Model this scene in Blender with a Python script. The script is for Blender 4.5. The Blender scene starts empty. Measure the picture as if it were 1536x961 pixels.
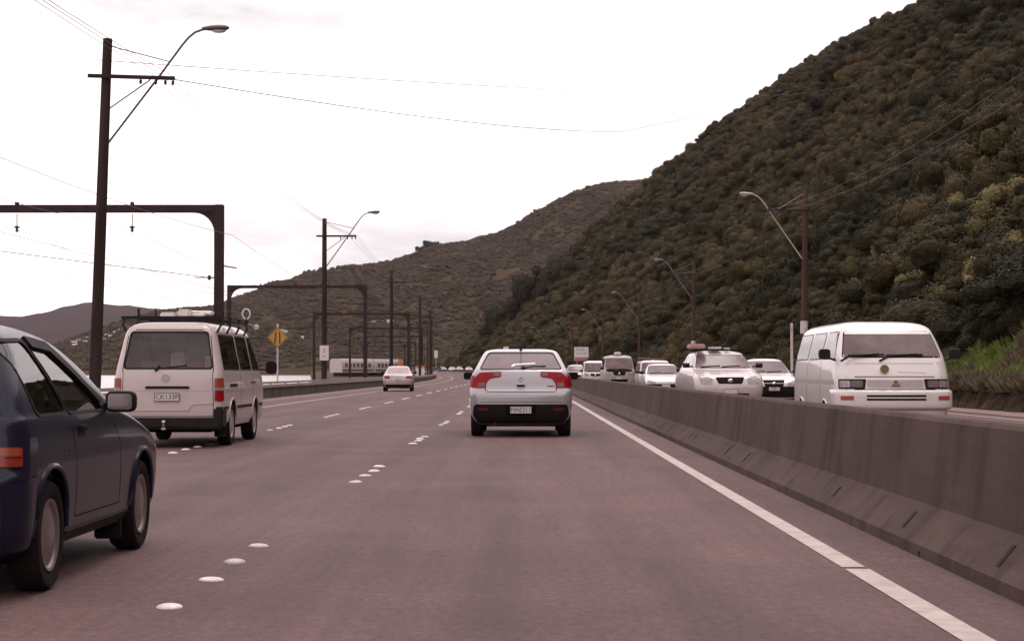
import bpy, bmesh, math, random
from mathutils import Vector, Matrix, noise
from mathutils.bvhtree import BVHTree
R = math.radians
S = bpy.context.scene
COL = S.collection
random.seed(7)

# ------------------------------------------------------------------ camera
cam_d = bpy.data.cameras.new("camera"); cam = bpy.data.objects.new("camera", cam_d); COL.objects.link(cam)
CAMZ = 1.12
cam.location = (0, 0, CAMZ)
cam.rotation_euler = (R(90 + 1.565), 0, R(0.307))
cam_d.lens = 65.6; cam_d.sensor_width = 36; cam_d.clip_start = 0.05; cam_d.clip_end = 40000
S.camera = cam
# ------------------------------------------------------------------ overcast sky
SUN_EL, SUN_AZ = R(66), R(15)
W = bpy.data.worlds.new("World"); S.world = W; W.use_nodes = True
nt = W.node_tree; nt.nodes.clear()
def wn(t, **k):
    n = nt.nodes.new(t)
    for a, b in k.items(): setattr(n, a, b)
    return n
wo = wn("ShaderNodeOutputWorld"); bg = wn("ShaderNodeBackground")
sky = wn("ShaderNodeTexSky", sky_type='NISHITA', sun_disc=False); sky.sun_elevation = SUN_EL; sky.sun_rotation = SUN_AZ
tc = wn("ShaderNodeTexCoord"); mp = wn("ShaderNodeMapping"); mp.inputs['Scale'].default_value = (1, 1, 3.2)
mp.inputs['Location'].default_value = (3.1, .4, .7)
nz = wn("ShaderNodeTexNoise"); nz.inputs['Scale'].default_value = 3.4; nz.inputs['Detail'].default_value = 6; nz.inputs['Roughness'].default_value = .55
cr = wn("ShaderNodeValToRGB")
cr.color_ramp.elements[0].position = .38; cr.color_ramp.elements[0].color = (.475, .495, .50, 1)
cr.color_ramp.elements[1].position = .56; cr.color_ramp.elements[1].color = (1.0, .945, .945, 1)
mul = wn("ShaderNodeMixRGB", blend_type='MULTIPLY'); mul.inputs['Fac'].default_value = 1
mul.inputs['Color2'].default_value = (18.5, 17.2, 17.3, 1)
mx = wn("ShaderNodeMixRGB"); mx.inputs['Fac'].default_value = .97
L = nt.links.new
L(tc.outputs['Generated'], mp.inputs['Vector']); L(mp.outputs[0], nz.inputs['Vector']); L(nz.outputs['Fac'], cr.inputs[0])
L(cr.outputs[0], mul.inputs['Color1']); L(sky.outputs[0], mx.inputs['Color1']); L(mul.outputs[0], mx.inputs['Color2'])
L(mx.outputs[0], bg.inputs['Color']); bg.inputs['Strength'].default_value = .1; L(bg.outputs[0], wo.inputs[0])
sd = bpy.data.lights.new("sun", 'SUN'); sd.energy = 1.2; sd.angle = R(20); sd.color = (1, .93, .9)
sun = bpy.data.objects.new("sun", sd); COL.objects.link(sun)
sdir = Vector((math.sin(SUN_AZ) * math.cos(SUN_EL), math.cos(SUN_AZ) * math.cos(SUN_EL), math.sin(SUN_EL)))
sun.rotation_euler = sdir.to_track_quat('Z', 'Y').to_euler()
vs = S.view_settings; S.display_settings.display_device = 'sRGB'
vs.view_transform = 'Standard'; vs.look = 'None'; vs.exposure = 0.0; vs.gamma = 1.0
S.cycles.max_bounces = 6; S.cycles.transparent_max_bounces = 6; S.cycles.volume_bounces = 0
S.cycles.use_denoising = True

# ------------------------------------------------------------------ materials
MATS = {}
def mat(name, col, rough=.6, metal=0., var=.12, vscale=3., bump=0., bscale=60., spec=.5, coat=0., col2=None, ior=1.5, emit=None, obj=True, streak=None, rand=0., detail=6):
    if name in MATS: return MATS[name]
    m = bpy.data.materials.new(name); m.use_nodes = True; t = m.node_tree; N = t.nodes; k = t.links.new
    b = N['Principled BSDF']
    b.inputs['Roughness'].default_value = rough; b.inputs['Metallic'].default_value = metal
    b.inputs['Specular IOR Level'].default_value = spec; b.inputs['IOR'].default_value = ior
    b.inputs['Coat Weight'].default_value = coat; b.inputs['Coat Roughness'].default_value = .04
    g = N.new('ShaderNodeTexCoord'); src = g.outputs['Object' if obj else 'Generated']
    if obj == 'world': src = N.new('ShaderNodeNewGeometry').outputs['Position']
    mapn = N.new('ShaderNodeMapping'); k(src, mapn.inputs[0])
    if streak: mapn.inputs['Scale'].default_value = streak
    n = N.new('ShaderNodeTexNoise'); n.inputs['Scale'].default_value = vscale; n.inputs['Detail'].default_value = detail; n.inputs['Roughness'].default_value = .62
    k(mapn.outputs[0], n.inputs['Vector'])
    r = N.new('ShaderNodeValToRGB'); e = r.color_ramp.elements
    c2 = col2 or tuple(min(1, c * (1 + var)) for c in col); c1 = col if col2 else tuple(c * (1 - var) for c in col)
    e[0].position = .32; e[0].color = (*c1, 1); e[1].position = .68; e[1].color = (*c2, 1)
    k(n.outputs['Fac'], r.inputs[0]); out = r.outputs[0]
    if rand:
        oi = N.new('ShaderNodeObjectInfo'); mr = N.new('ShaderNodeMapRange'); mr.inputs['To Min'].default_value = 1 - rand; mr.inputs['To Max'].default_value = 1 + rand
        k(oi.outputs['Random'], mr.inputs[0]); h = N.new('ShaderNodeMixRGB'); h.blend_type = 'MULTIPLY'; h.inputs[0].default_value = 1
        k(out, h.inputs[1]); k(mr.outputs[0], h.inputs[2]); out = h.outputs[0]
    k(out, b.inputs['Base Color'])
    if bump:
        n2 = N.new('ShaderNodeTexNoise'); n2.inputs['Scale'].default_value = bscale; n2.inputs['Detail'].default_value = 4; k(src, n2.inputs['Vector'])
        bp = N.new('ShaderNodeBump'); bp.inputs['Strength'].default_value = bump; bp.inputs['Distance'].default_value = .02
        k(n2.outputs['Fac'], bp.inputs['Height']); k(bp.outputs[0], b.inputs['Normal'])
    if emit: b.inputs['Emission Color'].default_value = (*emit[:3], 1); b.inputs['Emission Strength'].default_value = emit[3]
    MATS[name] = m; return m

# ------------------------------------------------------------------ road geometry (straight, then a gentle left curve and rise)
def shift(Y):
    if Y < 160: return 0.
    if Y < 620: return -1.6e-4 * (Y - 160) ** 2
    return -1.6e-4 * 460 ** 2 - 2 * 1.6e-4 * 460 * (Y - 620)
def elev(Y): return 7e-6 * (min(Y, 560) - 150) ** 2 if Y > 150 else 0.
def P(o, Y, z=0.): return Vector((o + shift(Y), Y, z + elev(Y)))

# ------------------------------------------------------------------ object helpers
def tag(o, label=None, cat=None, group=None, kind=None):
    if label: o['label'] = label
    if cat: o['category'] = cat
    if group: o['group'] = group
    if kind: o['kind'] = kind
    return o
def empty(name, loc, rz=0., label=None, cat=None, group=None):
    o = bpy.data.objects.new(name, None); COL.objects.link(o); o.location = loc; o.rotation_euler = (0, 0, rz)
    o.empty_display_size = .2
    return tag(o, label, cat, group)
def link(name, me, m, parent=None):
    o = bpy.data.objects.new(name, me); COL.objects.link(o)
    if m and not me.materials: me.materials.append(m)
    if parent: o.parent = parent
    return o
def sharpen(bm, ang=38):
    for f in bm.faces: f.smooth = True
    for e in bm.edges:
        if len(e.link_faces) == 2 and e.calc_face_angle(0) > R(ang): e.smooth = False
class MB:
    def __init__(s): s.bm = bmesh.new()
    def box(s, x0, x1, y0, y1, z0, z1, bev=0., M=None):
        b2 = bmesh.new() if bev else s.bm
        r = bmesh.ops.create_cube(b2, size=1)
        mt = Matrix.Translation(((x0 + x1) / 2, (y0 + y1) / 2, (z0 + z1) / 2)) @ Matrix.Diagonal((x1 - x0, y1 - y0, z1 - z0, 1))
        bmesh.ops.transform(b2, matrix=mt, verts=r['verts'])
        if bev:
            bmesh.ops.bevel(b2, geom=b2.edges[:], offset=bev, segments=2, affect='EDGES')
            if M: b2.transform(M)
            me = bpy.data.meshes.new("t"); b2.to_mesh(me); b2.free(); s.bm.from_mesh(me); bpy.data.meshes.remove(me)
        elif M: bmesh.ops.transform(s.bm, matrix=M, verts=r['verts'])
        return s
    def tube(s, pts, r, n=6, caps=True):
        pts = [Vector(p) for p in pts]; rr = r if isinstance(r, (list, tuple)) else [r] * len(pts); rings = []
        for i, p in enumerate(pts):
            d = (pts[min(i + 1, len(pts) - 1)] - pts[max(i - 1, 0)]).normalized()
            u = d.cross(Vector((0, 0, 1)))
            if u.length < .05: u = d.cross(Vector((0, 1, 0)))
            u.normalize(); v = d.cross(u)
            rings.append([s.bm.verts.new(p + (u * math.cos(2 * math.pi * k / n) + v * math.sin(2 * math.pi * k / n)) * rr[i]) for k in range(n)])
        for a, b in zip(rings, rings[1:]):
            for k in range(n): s.bm.faces.new((a[k], a[(k + 1) % n], b[(k + 1) % n], b[k]))
        if caps: s.bm.faces.new(rings[0][::-1]); s.bm.faces.new(rings[-1])
        return s
    def lathe(s, prof, n=28, M=None):          # prof: (axial, radius) about X
        rings = []
        for a, r in prof: rings.append([s.bm.verts.new((a, r * math.cos(2 * math.pi * k / n), r * math.sin(2 * math.pi * k / n))) for k in range(n)])
        vs_ = [v for q in rings for v in q]
        for a, b in zip(rings, rings[1:]):
            for k in range(n): s.bm.faces.new((a[k], a[(k + 1) % n], b[(k + 1) % n], b[k]))
        s.bm.faces.new(rings[0][::-1]); s.bm.faces.new(rings[-1])
        if M: bmesh.ops.transform(s.bm, matrix=M, verts=vs_)
        return s
    def prism(s, poly, a0, a1, axis='y'):      # poly in the plane normal to axis
        def mk(p, a): return {'y': (p[0], a, p[1]), 'x': (a, p[0], p[1]), 'z': (p[0], p[1], a)}[axis]
        A = [s.bm.verts.new(mk(p, a0)) for p in poly]; B = [s.bm.verts.new(mk(p, a1)) for p in poly]; n = len(poly)
        s.bm.faces.new(A); s.bm.faces.new(B[::-1])
        for k in range(n): s.bm.faces.new((A[k], B[k], B[(k + 1) % n], A[(k + 1) % n]))
        return s
    def build(s, name, m, parent=None, ang=38, label=None):
        bmesh.ops.recalc_face_normals(s.bm, faces=s.bm.faces[:]); sharpen(s.bm, ang)
        me = bpy.data.meshes.new(name); s.bm.to_mesh(me); s.bm.free()
        o = link(name, me, m, parent)
        if label: o['label'] = label
        return o
KIDS = {}
def copy_tree(o, parent=None):
    c = o.copy(); COL.objects.link(c)
    if parent: c.parent = parent
    for ch in [x for x in COL.objects if x.parent == o]: copy_tree(ch, c)
    return c
def text(name, s, size, M, m, parent, depth=.002):
    cu = bpy.data.curves.new(name, 'FONT'); cu.body = s; cu.size = size; cu.align_x = 'CENTER'; cu.align_y = 'CENTER'; cu.extrude = depth; cu.resolution_u = 2
    o = bpy.data.objects.new(name, cu); me = bpy.data.meshes.new_from_object(o); bpy.data.objects.remove(o); bpy.data.curves.remove(cu)
    me.transform(M); return link(name, me, m, parent)
def grid(name, xs, ys, f, m, parent=None, smooth=True):
    v = [f(x, y) for y in ys for x in xs]; nx = len(xs)
    fc = [(j * nx + i, j * nx + i + 1, (j + 1) * nx + i + 1, (j + 1) * nx + i) for j in range(len(ys) - 1) for i in range(nx - 1)]
    me = bpy.data.meshes.new(name); me.from_pydata(v, [], fc); me.update()
    for p in me.polygons: p.use_smooth = smooth
    return link(name, me, m, parent)
def frange(a, b, n): return [a + (b - a) * i / (n - 1) for i in range(n)]

# ------------------------------------------------------------------ ground, water, road
m_soil = mat('bank soil', (.036, .022, .016), .95, spec=.05, var=.6, vscale=2.2, bump=1., bscale=5, obj='world')
m_verge = mat('gravel verge', (.22, .15, .13), .95, spec=.1, var=.2, vscale=2, bump=.5, bscale=40, obj='world')
def asphalt():
    m = bpy.data.materials.new('chip seal asphalt'); m.use_nodes = True; t = m.node_tree; N = t.nodes; k = t.links.new; b = N['Principled BSDF']
    g = N.new('ShaderNodeNewGeometry').outputs['Position']
    def nse(scale, det, st=None, rough=.6):
        mm = N.new('ShaderNodeMapping'); k(g, mm.inputs[0])
        if st: mm.inputs['Scale'].default_value = st
        n = N.new('ShaderNodeTexNoise'); n.inputs['Scale'].default_value = scale; n.inputs['Detail'].default_value = det; n.inputs['Roughness'].default_value = rough; k(mm.outputs[0], n.inputs['Vector']); return n.outputs['Fac']
    def ramp(src, a, b_, p=(.35, .65)):
        r = N.new('ShaderNodeValToRGB'); e = r.color_ramp.elements; e[0].position = p[0]; e[0].color = (*a, 1); e[1].position = p[1]; e[1].color = (*b_, 1); k(src, r.inputs[0]); return r.outputs[0]
    def mulc(a, b_):
        x = N.new('ShaderNodeMixRGB'); x.blend_type = 'MULTIPLY'; x.inputs[0].default_value = 1; k(a, x.inputs[1]); k(b_, x.inputs[2]); return x.outputs[0]
    c = ramp(nse(.5, 5), (.086, .047, .045), (.111, .061, .059))
    c = mulc(c, ramp(nse(2.4, 4, (1, .025, 1)), (.86, .85, .85), (1.06, 1.06, 1.06)))      # wheel-worn lanes
    c = mulc(c, ramp(nse(9, 3, (1, .06, 1)), (.93, .93, .93), (1.05, 1.05, 1.05)))
    c = mulc(c, ramp(nse(22, 3, (1, .45, 1), .7), (.76, .75, .75), (1.22, 1.22, 1.21), (.34, .66)))
    c = mulc(c, ramp(nse(.9, 5, (1, .05, 1), .5), (.80, .79, .79), (1.04, 1.04, 1.04), (.38, .52)))
    c = mulc(c, ramp(nse(75, 2, None, .7), (.74, .74, .75), (1.26, 1.25, 1.24), (.3, .7)))   # stone chips
    c = mulc(c, ramp(nse(.16, 4, (1, .25, 1)), (.9, .89, .89), (1.05, 1.05, 1.05), (.4, .5)))
    k(c, b.inputs['Base Color']); b.inputs['Roughness'].default_value = .8; b.inputs['Specular IOR Level'].default_value = .3
    bp = N.new('ShaderNodeBump'); bp.inputs['Strength'].default_value = .35; bp.inputs['Distance'].default_value = .01
    k(nse(120, 2), bp.inputs['Height']); k(bp.outputs[0], b.inputs['Normal']); return m
M_ASPH = asphalt()
def paint():
    return mat('worn road paint', (.40, .33, .30), .7, var=.22, vscale=5, bump=.3, bscale=90, obj='world')
YS = [-60 + 4 * i for i in range(180)] + [660 + 20 * i for i in range(24)]
def strip(name, a, b, z, m, ys=YS, kind='structure', nx=3, label=None):
    o = grid(name, frange(a, b, nx), ys, lambda x, y: P(x, y, z), m)
    tag(o, label, None, None, kind); return o
# coastal land: from harbour edge to under the escarpment
def land_edge(Y): return -25.5 if Y < 225 else -.1136 * Y + .06
def landf(t, Y):
    a = land_edge(Y); b = 16 + shift(Y); x = a + (b - a) * t
    z = elev(Y) - .03
    if t <= 0: z = -2.6
    elif x < -14 + shift(Y): z = elev(Y) - .35 + .25 * noise.noise(Vector((x * .3, Y * .12, 0)))
    return (x, Y, z)
land = grid('ground', [0, .02, .06, .12, .2, .3, .38, .44, .5, .7, .9, 1], YS + [1180, 1300, 1500, 1800], lambda t, y: landf(t, y), mat('rail ballast and scrub', (.080, .055, .047), .95, spec=.05, var=.4, vscale=.35, bump=.6, bscale=4, obj='world'))
tag(land, kind='structure')
strip('road', -9.6, 2.75, 0.0, M_ASPH, nx=9)
strip('opposite_road', 2.9, 12.2, -.002, M_ASPH, nx=7)
strip('verge', 12.2, 13.75, .01, m_verge)
strip('shoulder', -11.2, -9.6, -.004, m_verge)
seab = grid('seabed', [-16000, 16000], [-3000, 26000], lambda x, y: (x, y, -7), mat('seabed mud', (.08, .06, .055), .95)); tag(seab, kind='structure')
wat = grid('harbour_water', [-15500, 15500], [-2500, 15500], lambda x, y: (x, y, -1.5), mat('harbour water', (.30, .27, .27), .22, var=.08, vscale=.02, bump=.5, bscale=.9, spec=.8, obj='world')); tag(wat, kind='structure')
# edge lines: painted strips a few mm proud of the seal
lp = paint()
def line(a, b, y0, y1, label, group):
    n = max(2, int((y1 - y0) / 3)); o = strip('edge_line', a, b, .004, lp, frange(y0, y1, n), kind='structure', nx=2); o['label'] = label; o['group'] = group; return o
line(1.83, 1.97, -30, 10.62, 'near length of the solid white edge line beside the barrier', 'edge lines')
line(1.83, 1.965, 10.72, 700, 'long length of the solid white edge line beside the barrier', 'edge lines')
line(-8.2, -8.08, -30, 700, 'solid white edge line beside the low wall', 'edge lines')
line(11.4, 11.52, -30, 700, 'solid white edge line under the bank', 'edge lines')
# joint sealing crack running along the lane line
m_seam = mat('tar seam', (.078, .048, .047), .85, spec=.2)

# dirt fans below the barrier drain holes
m_dirt = mat('pale silt', (.165, .108, .095), .95, var=.15, vscale=8, obj='world')
def fan(Y, sc):
    bm = bmesh.new(); c = bm.verts.new((0, 0, .004)); n = 26; ring = []
    for i in range(n):
        a = 2 * math.pi * i / n; r = .5 * sc * (1 + .35 * noise.noise(Vector((math.cos(a) * 1.3, math.sin(a) * 1.3, Y))))
        ring.append(bm.verts.new((min(.0, -.10 + .5 * r * math.cos(a)), 1.9 * r * math.sin(a), .003)))
    for i in range(n): bm.faces.new((c, ring[i], ring[(i + 1) % n]))
    me = bpy.data.meshes.new('silt'); bm.to_mesh(me); bm.free(); o = link('silt_patch', me, m_dirt); o.location = (2.38, Y, 0); tag(o, 'thin pale silt washed out of a barrier drain hole', kind='stuff')
t_ = m_dirt.node_tree; kk = t_.links.new; oc = t_.nodes.new('ShaderNodeTexCoord'); mpn = t_.nodes.new('ShaderNodeMapping'); mpn.inputs['Scale'].default_value = (1.5, .62, 1); mpn.inputs['Location'].default_value = (.35, 0, 0)
ln = t_.nodes.new('ShaderNodeVectorMath'); ln.operation = 'LENGTH'; nq = t_.nodes.new('ShaderNodeTexNoise'); nq.inputs['Scale'].default_value = 7; ad = t_.nodes.new('ShaderNodeMath'); ad.operation = 'ADD'; rq = t_.nodes.new('ShaderNodeValToRGB'); rq.color_ramp.elements[0].position = .48; rq.color_ramp.elements[0].color = (.5, .5, .5, 1); rq.color_ramp.elements[1].position = .95; rq.color_ramp.elements[1].color = (0, 0, 0, 1)
kk(oc.outputs['Object'], mpn.inputs[0]); kk(mpn.outputs[0], ln.inputs[0]); kk(oc.outputs['Object'], nq.inputs['Vector']); kk(ln.outputs['Value'], ad.inputs[0]); kk(nq.outputs['Fac'], ad.inputs[1]); kk(ad.outputs[0], rq.inputs[0]); kk(rq.outputs[0], t_.nodes['Principled BSDF'].inputs['Alpha'])
fan(11.2, 1.1); fan(17.4, 1.)

# ------------------------------------------------------------------ lane studs
def studmesh():
    b = MB(); prof = [(0, .068), (.008, .066), (.016, .055), (.022, .036), (.025, .014)]
    b.lathe(prof, 16, Matrix.Rotation(R(-90), 4, 'Y')); bmesh.ops.recalc_face_normals(b.bm, faces=b.bm.faces[:]); sharpen(b.bm, 60)
    me = bpy.data.meshes.new('stud'); b.bm.to_mesh(me); b.bm.free(); return me
sm = studmesh(); sm.materials.append(mat('white ceramic', (.54, .47, .445), .5, var=.2, vscale=14, rand=.22))
ords = ['nearest', 'second nearest', 'third nearest', 'fourth nearest']
for li, (x, y0) in enumerate(((-1.67, 8.9), (-4.80, 5.6))):
    for g in range(17):
        for q in range(4):
            Y = y0 + 10 * g + q * 1.03 + (.12 if q == 1 else 0)
            o = link('road_stud', sm, None); o.location = P(x + random.uniform(-.02, .02), Y, .0)
            o.scale = (random.uniform(.9, 1.1), random.uniform(.9, 1.15), random.uniform(.75, 1.05)); o.rotation_euler = (random.uniform(-.03, .03), random.uniform(-.03, .03), random.uniform(0, 6))
            if li == 0 and g < 2: lab = f"{ords[q]} round white stud in the {'nearest' if g == 0 else 'second nearest'} cluster of the right lane line"
            else: lab = 'small round white stud in the ' + ('lane line behind the silver hatchback\'s lane' if li == 0 else 'far lane line by the white van')
            tag(o, lab, 'road stud', 'white studs of the right lane line' if li == 0 else 'white studs of the left lane line')

# ------------------------------------------------------------------ concrete median barrier
def concrete(name, a, b, rough=.9, moss=None):
    m = mat(name, a, rough, var=.12, vscale=1.3, bump=.25, bscale=25, obj='world', col2=b); return m
m_conc = bpy.data.materials.new('weathered barrier concrete'); m_conc.use_nodes = True
def conc_nodes():
    t = m_conc.node_tree; N = t.nodes; k = t.links.new; b = N['Principled BSDF']; g = N.new('ShaderNodeNewGeometry').outputs['Position']
    def layer(st, sc, a, b_, p):
        mm = N.new('ShaderNodeMapping'); k(g, mm.inputs[0]); mm.inputs['Scale'].default_value = st; n = N.new('ShaderNodeTexNoise'); n.inputs['Scale'].default_value = sc; n.inputs['Detail'].default_value = 6; k(mm.outputs[0], n.inputs['Vector'])
        r = N.new('ShaderNodeValToRGB'); e = r.color_ramp.elements; e[0].position, e[1].position = p; e[0].color = (*a, 1); e[1].color = (*b_, 1); k(n.outputs['Fac'], r.inputs[0]); return r.outputs[0]
    c = layer((1, 1, 1), 1.1, (.058, .036, .031), (.086, .056, .049), (.3, .7))
    for l in (layer((1, 1, .09), 3.2, (.74, .73, .72), (1.05, 1.05, 1.05), (.34, .54)), layer((1, .12, 1), 11, (.9, .9, .9), (1.06, 1.06, 1.06), (.3, .7)), layer((1, 1, 1), 45, (.88, .88, .88), (1.1, 1.1, 1.1), (.3, .7))):
        x = N.new('ShaderNodeMixRGB'); x.blend_type = 'MULTIPLY'; x.inputs[0].default_value = 1; k(c, x.inputs[1]); k(l, x.inputs[2]); c = x.outputs[0]
    k(c, b.inputs['Base Color']); b.inputs['Roughness'].default_value = .9; b.inputs['Specular IOR Level'].default_value = .15
    bp = N.new('ShaderNodeBump'); bp.inputs['Strength'].default_value = .3; bp.inputs['Distance'].default_value = .01
    n = N.new('ShaderNodeTexNoise'); n.inputs['Scale'].default_value = 40; k(g, n.inputs['Vector']); k(n.outputs['Fac'], bp.inputs['Height']); k(bp.outputs[0], b.inputs['Normal'])
conc_nodes()
bar = empty('concrete_barrier', (2.7, 8, 0), 0, 'long grey concrete median barrier of jointed sloped sections along the right lane', 'barrier')
prof = [(2.40, 0), (2.405, .07), (2.60, .27), (2.665, .80), (2.685, .825), (2.815, .825), (2.835, .80), (2.90, .27), (3.095, .07), (3.10, 0)]
SEG = 6.1
m_dark = mat('dark recess', (.03, .022, .02), .9)
def barrier_seg(y0, y1, i):
    bm = bmesh.new(); n = 2 if y0 < 150 else 3; rings = []
    jit = random.uniform(-.001, .001)
    for y in frange(y0 + .0008, y1 - .0008, n):
        q = P(0, y); rings.append([bm.verts.new((q.x + x + jit - 2.7, q.y - 8, q.z + z)) for x, z in prof])
    for a, b in zip(rings, rings[1:]):
        for k in range(len(prof) - 1): bm.faces.new((a[k], b[k], b[k + 1], a[k + 1]))
    bm.faces.new(rings[0]); bm.faces.new(rings[-1][::-1]); bmesh.ops.recalc_face_normals(bm, faces=bm.faces[:])
    me = bpy.data.meshes.new('barrier_segment'); bm.to_mesh(me); bm.free(); return link('barrier_segment', me, m_conc, bar)
y = -19.2; i = 0
while y < 640:
    o = barrier_seg(y, y + SEG, i)
    if -1 < y < 70:
        for f in random.sample((.12, .25, .4, .58, .72, .88), random.choice((1, 2, 2, 3))):       # lifting slots cast into the toe, and a drain hole
            yy = y + SEG * f + random.uniform(-.25, .25)
            b = MB(); dx = .195; dz = .20; nrm = Vector((-dz, 0, dx)).normalized()
            c = Vector((2.50 - 2.7, yy - 8, .17)); ax = Vector((dx, .09, dz)).normalized(); w = Vector((0, 1, 0))
            v = [b.bm.verts.new(c + ax * s1 * (.05 + .035 * ((yy * 7) % 1)) + w * s2 * .03 + nrm * h) for h in (.003, -.02) for s1, s2 in ((-1, -1), (1, -1), (1, 1), (-1, 1))]
            for fc in ((0, 1, 2, 3), (7, 6, 5, 4), (0, 4, 5, 1), (1, 5, 6, 2), (2, 6, 7, 3), (3, 7, 4, 0)): b.bm.faces.new([v[q] for q in fc])
            b.build('slot', mat('slot stain', (.040, .026, .023), .95, spec=.05), o)
        b = MB(); b.box(-.306, -.27, y + .05 - 8 - .045, y + .05 - 8 + .045, .0, .05, bev=.012); b.build('drain_hole', m_dark, o)
    y += SEG; i += 1
    
# ------------------------------------------------------------------ low wall on the harbour side
wall = empty('roadside_wall', (-10.8, 40, 0), 0, 'low dark stained concrete wall with pale coping along the harbour side', 'wall')
m_wall = mat('mossy wall', (.022, .018, .015), .95, vscale=1.1, bump=.4, bscale=14, obj='world', col2=(.10, .074, .064))
m_cop = mat('pale coping', (.30, .23, .21), .9, var=.15, vscale=2, obj='world')
y = 20.
while y < 470:
    q = [P(-10.8, y + .01), P(-10.8, y + 4.99)]
    for nm, x0, x1, z0, z1, mm in (('wall_segment', -.12, .12, -.05, .44, m_wall), ('coping', -.17, .17, .442, .56, m_cop), ('rail', -.05, .08, .60, .69, m_cop)):
        bm = bmesh.new(); vv = []
        for p in q:
            for x, z in ((x0, z0), (x1, z0), (x1, z1), (x0, z1)): vv.append(bm.verts.new((p.x + x + 10.8, p.y - 40, p.z + z)))
        for f in ((0, 1, 2, 3), (7, 6, 5, 4), (0, 4, 5, 1), (1, 5, 6, 2), (2, 6, 7, 3), (3, 7, 4, 0)): bm.faces.new([vv[t] for t in f])
        if nm == 'rail':
            v2 = []
            p = q[0]
            for x, yy, z in ((-.03, .1, .55), (.03, .1, .55), (.03, .2, .55), (-.03, .2, .55), (-.03, .1, .61), (.03, .1, .61), (.03, .2, .61), (-.03, .2, .61)): v2.append(bm.verts.new((p.x + x + 10.8, p.y - 40 + yy, p.z + z)))
            for f in ((0, 1, 2, 3), (7, 6, 5, 4), (0, 4, 5, 1), (1, 5, 6, 2), (2, 6, 7, 3), (3, 7, 4, 0)): bm.faces.new([v2[t] for t in f])
        bmesh.ops.recalc_face_normals(bm, faces=bm.faces[:]); me = bpy.data.meshes.new(nm); bm.to_mesh(me); bm.free(); link(nm, me, mm, wall)
    y += 5.

# ------------------------------------------------------------------ terrain
def fbm(x, y, z=0., o=4): return noise.fractal(Vector((x, y, z)), 1.0, 2.0, o)
def sstep(a, b, x): t = max(0, min(1, (x - a) / (b - a))); return t * t * (3 - 2 * t)
FOOT = 13.6
def hill_h(X, Y):
    d = X - (FOOT + shift(Y))
    if Y > 655: d -= (Y - 655) * 1.25
    if d <= 0: return elev(Y) - .02 * 0
    g = fbm(Y / 70, d / 90, 3.1) * .14 + fbm((Y + d * .8) / 22, d / 60, 1.7) * .05
    sl = .888 * (1 + g)
    h = d * sl
    h -= 5.5 * sstep(12, 40, d) * max(0, fbm((Y - d * .55) / 34, d / 110, 8.3) + .05) * (1 - .5 * sstep(300, 600, Y))
    cap = 106 + 14 * sstep(620, 380, Y)
    if h > cap * .82: h = cap * .82 + (cap * .30) * (1 - math.exp(-(h - cap * .82) / (cap * .30)))
    bank = min(.55, d * 1.6)                                   # the cut soil face at the foot
    h = bank + max(0, (h - .6)) * sstep(.3, 6, d) + fbm(X / 6, Y / 6, .5, 3) * .5 * sstep(.5, 8, d)
    return max(0, h) + elev(Y)
dd = [0, .25, .5, .8, 1.2, 1.8, 2.6, 3.6, 5, 6.5, 8, 10, 12.5, 15] + [18 + 4 * i for i in range(12)] + [68 + 6 * i for i in range(30)]
yy = [-60 + 3.0 * i for i in range(108)] + [264 + 6 * i for i in range(106)]
m_hill = mat('hillside soil and undergrowth', (.018, .015, .008), 1., spec=0., vscale=.12, bump=.8, bscale=1.5, obj='world', col2=(.045, .034, .018))
hill = grid('hillside', dd, yy, lambda d, Y: (FOOT + shift(Y) + d, Y, hill_h(FOOT + shift(Y) + d, Y) - .015), m_hill); tag(hill, kind='structure')
# soil face strip at the foot
soil = grid('soil_bank', [-.15, 0, .1, .2, .3, .4, .48, .55, .62, .7, .8, 1.05], frange(30, 160, 520), lambda d, Y: (FOOT + shift(Y) + d + .16 * fbm(Y * 1.1, d * 2, 2), Y, hill_h(FOOT + shift(Y) + d, Y) + .03 + .14 * fbm(Y * 1.9, d * 3, 0) * sstep(-.1, .4, d)), m_soil); tag(soil, kind='structure')

# middle hill: ridge points (X at Y=2200, Z) read as a real ridge
def interp(t, tab):
    for (a, va), (b, vb) in zip(tab, tab[1:]):
        if t <= b: return va + (vb - va) * max(0, (t - a)) / (b - a)
    return tab[-1][1]
def ray(u, v, Y): return ((u - 783) / 2800 * Y, CAMZ + (557 - v) / 2800 * Y)
MR = [(-60, 556), (40, 548), (103, 522), (170, 499), (240, 483), (292, 469), (345, 461), (400, 441), (427, 429), (467, 414), (500, 408), (537, 400), (580, 394), (615, 385), (655, 370), (700, 364), (740, 352), (770, 339), (800, 320), (850, 294), (900, 276), (930, 272), (975, 274), (1100, 285), (1400, 320)]
MRX = [ray(u, v, 2200) for u, v in MR]
def mid(X, Y):
    t = (Y - 1330) / (2200 - 1330)
    zr = interp(X / (.80 + .20 * max(0, min(1, t))) if t < 1 else X, MRX)
    if t < 1: p = max(0, t) ** .85
    else: p = max(0, 1 - (Y - 2200) / 900)
    env = sstep(0, .25, t) * (1 - .85 * sstep(.75, 1, t))
    z = zr * p
    z += env * (zr * .16 + 6) * (fbm(X / 210 + Y / 900, Y / 420, 4.2) + .55 * fbm((X - .5 * Y) / 75, Y / 240, 1.))
    return max(z, -2) if t > 0 else -3
m_mid = mat('scrub covered far hillside', (.044, .030, .018), 1., vscale=.03, bump=.8, bscale=.08, obj='world', spec=0., col2=(.075, .050, .032), detail=10)
mh = grid('middle_hill', frange(-700, 560, 190), frange(1310, 2700, 120), lambda x, y: (x, y, mid(x, y)), m_mid); tag(mh, kind='structure')
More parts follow.
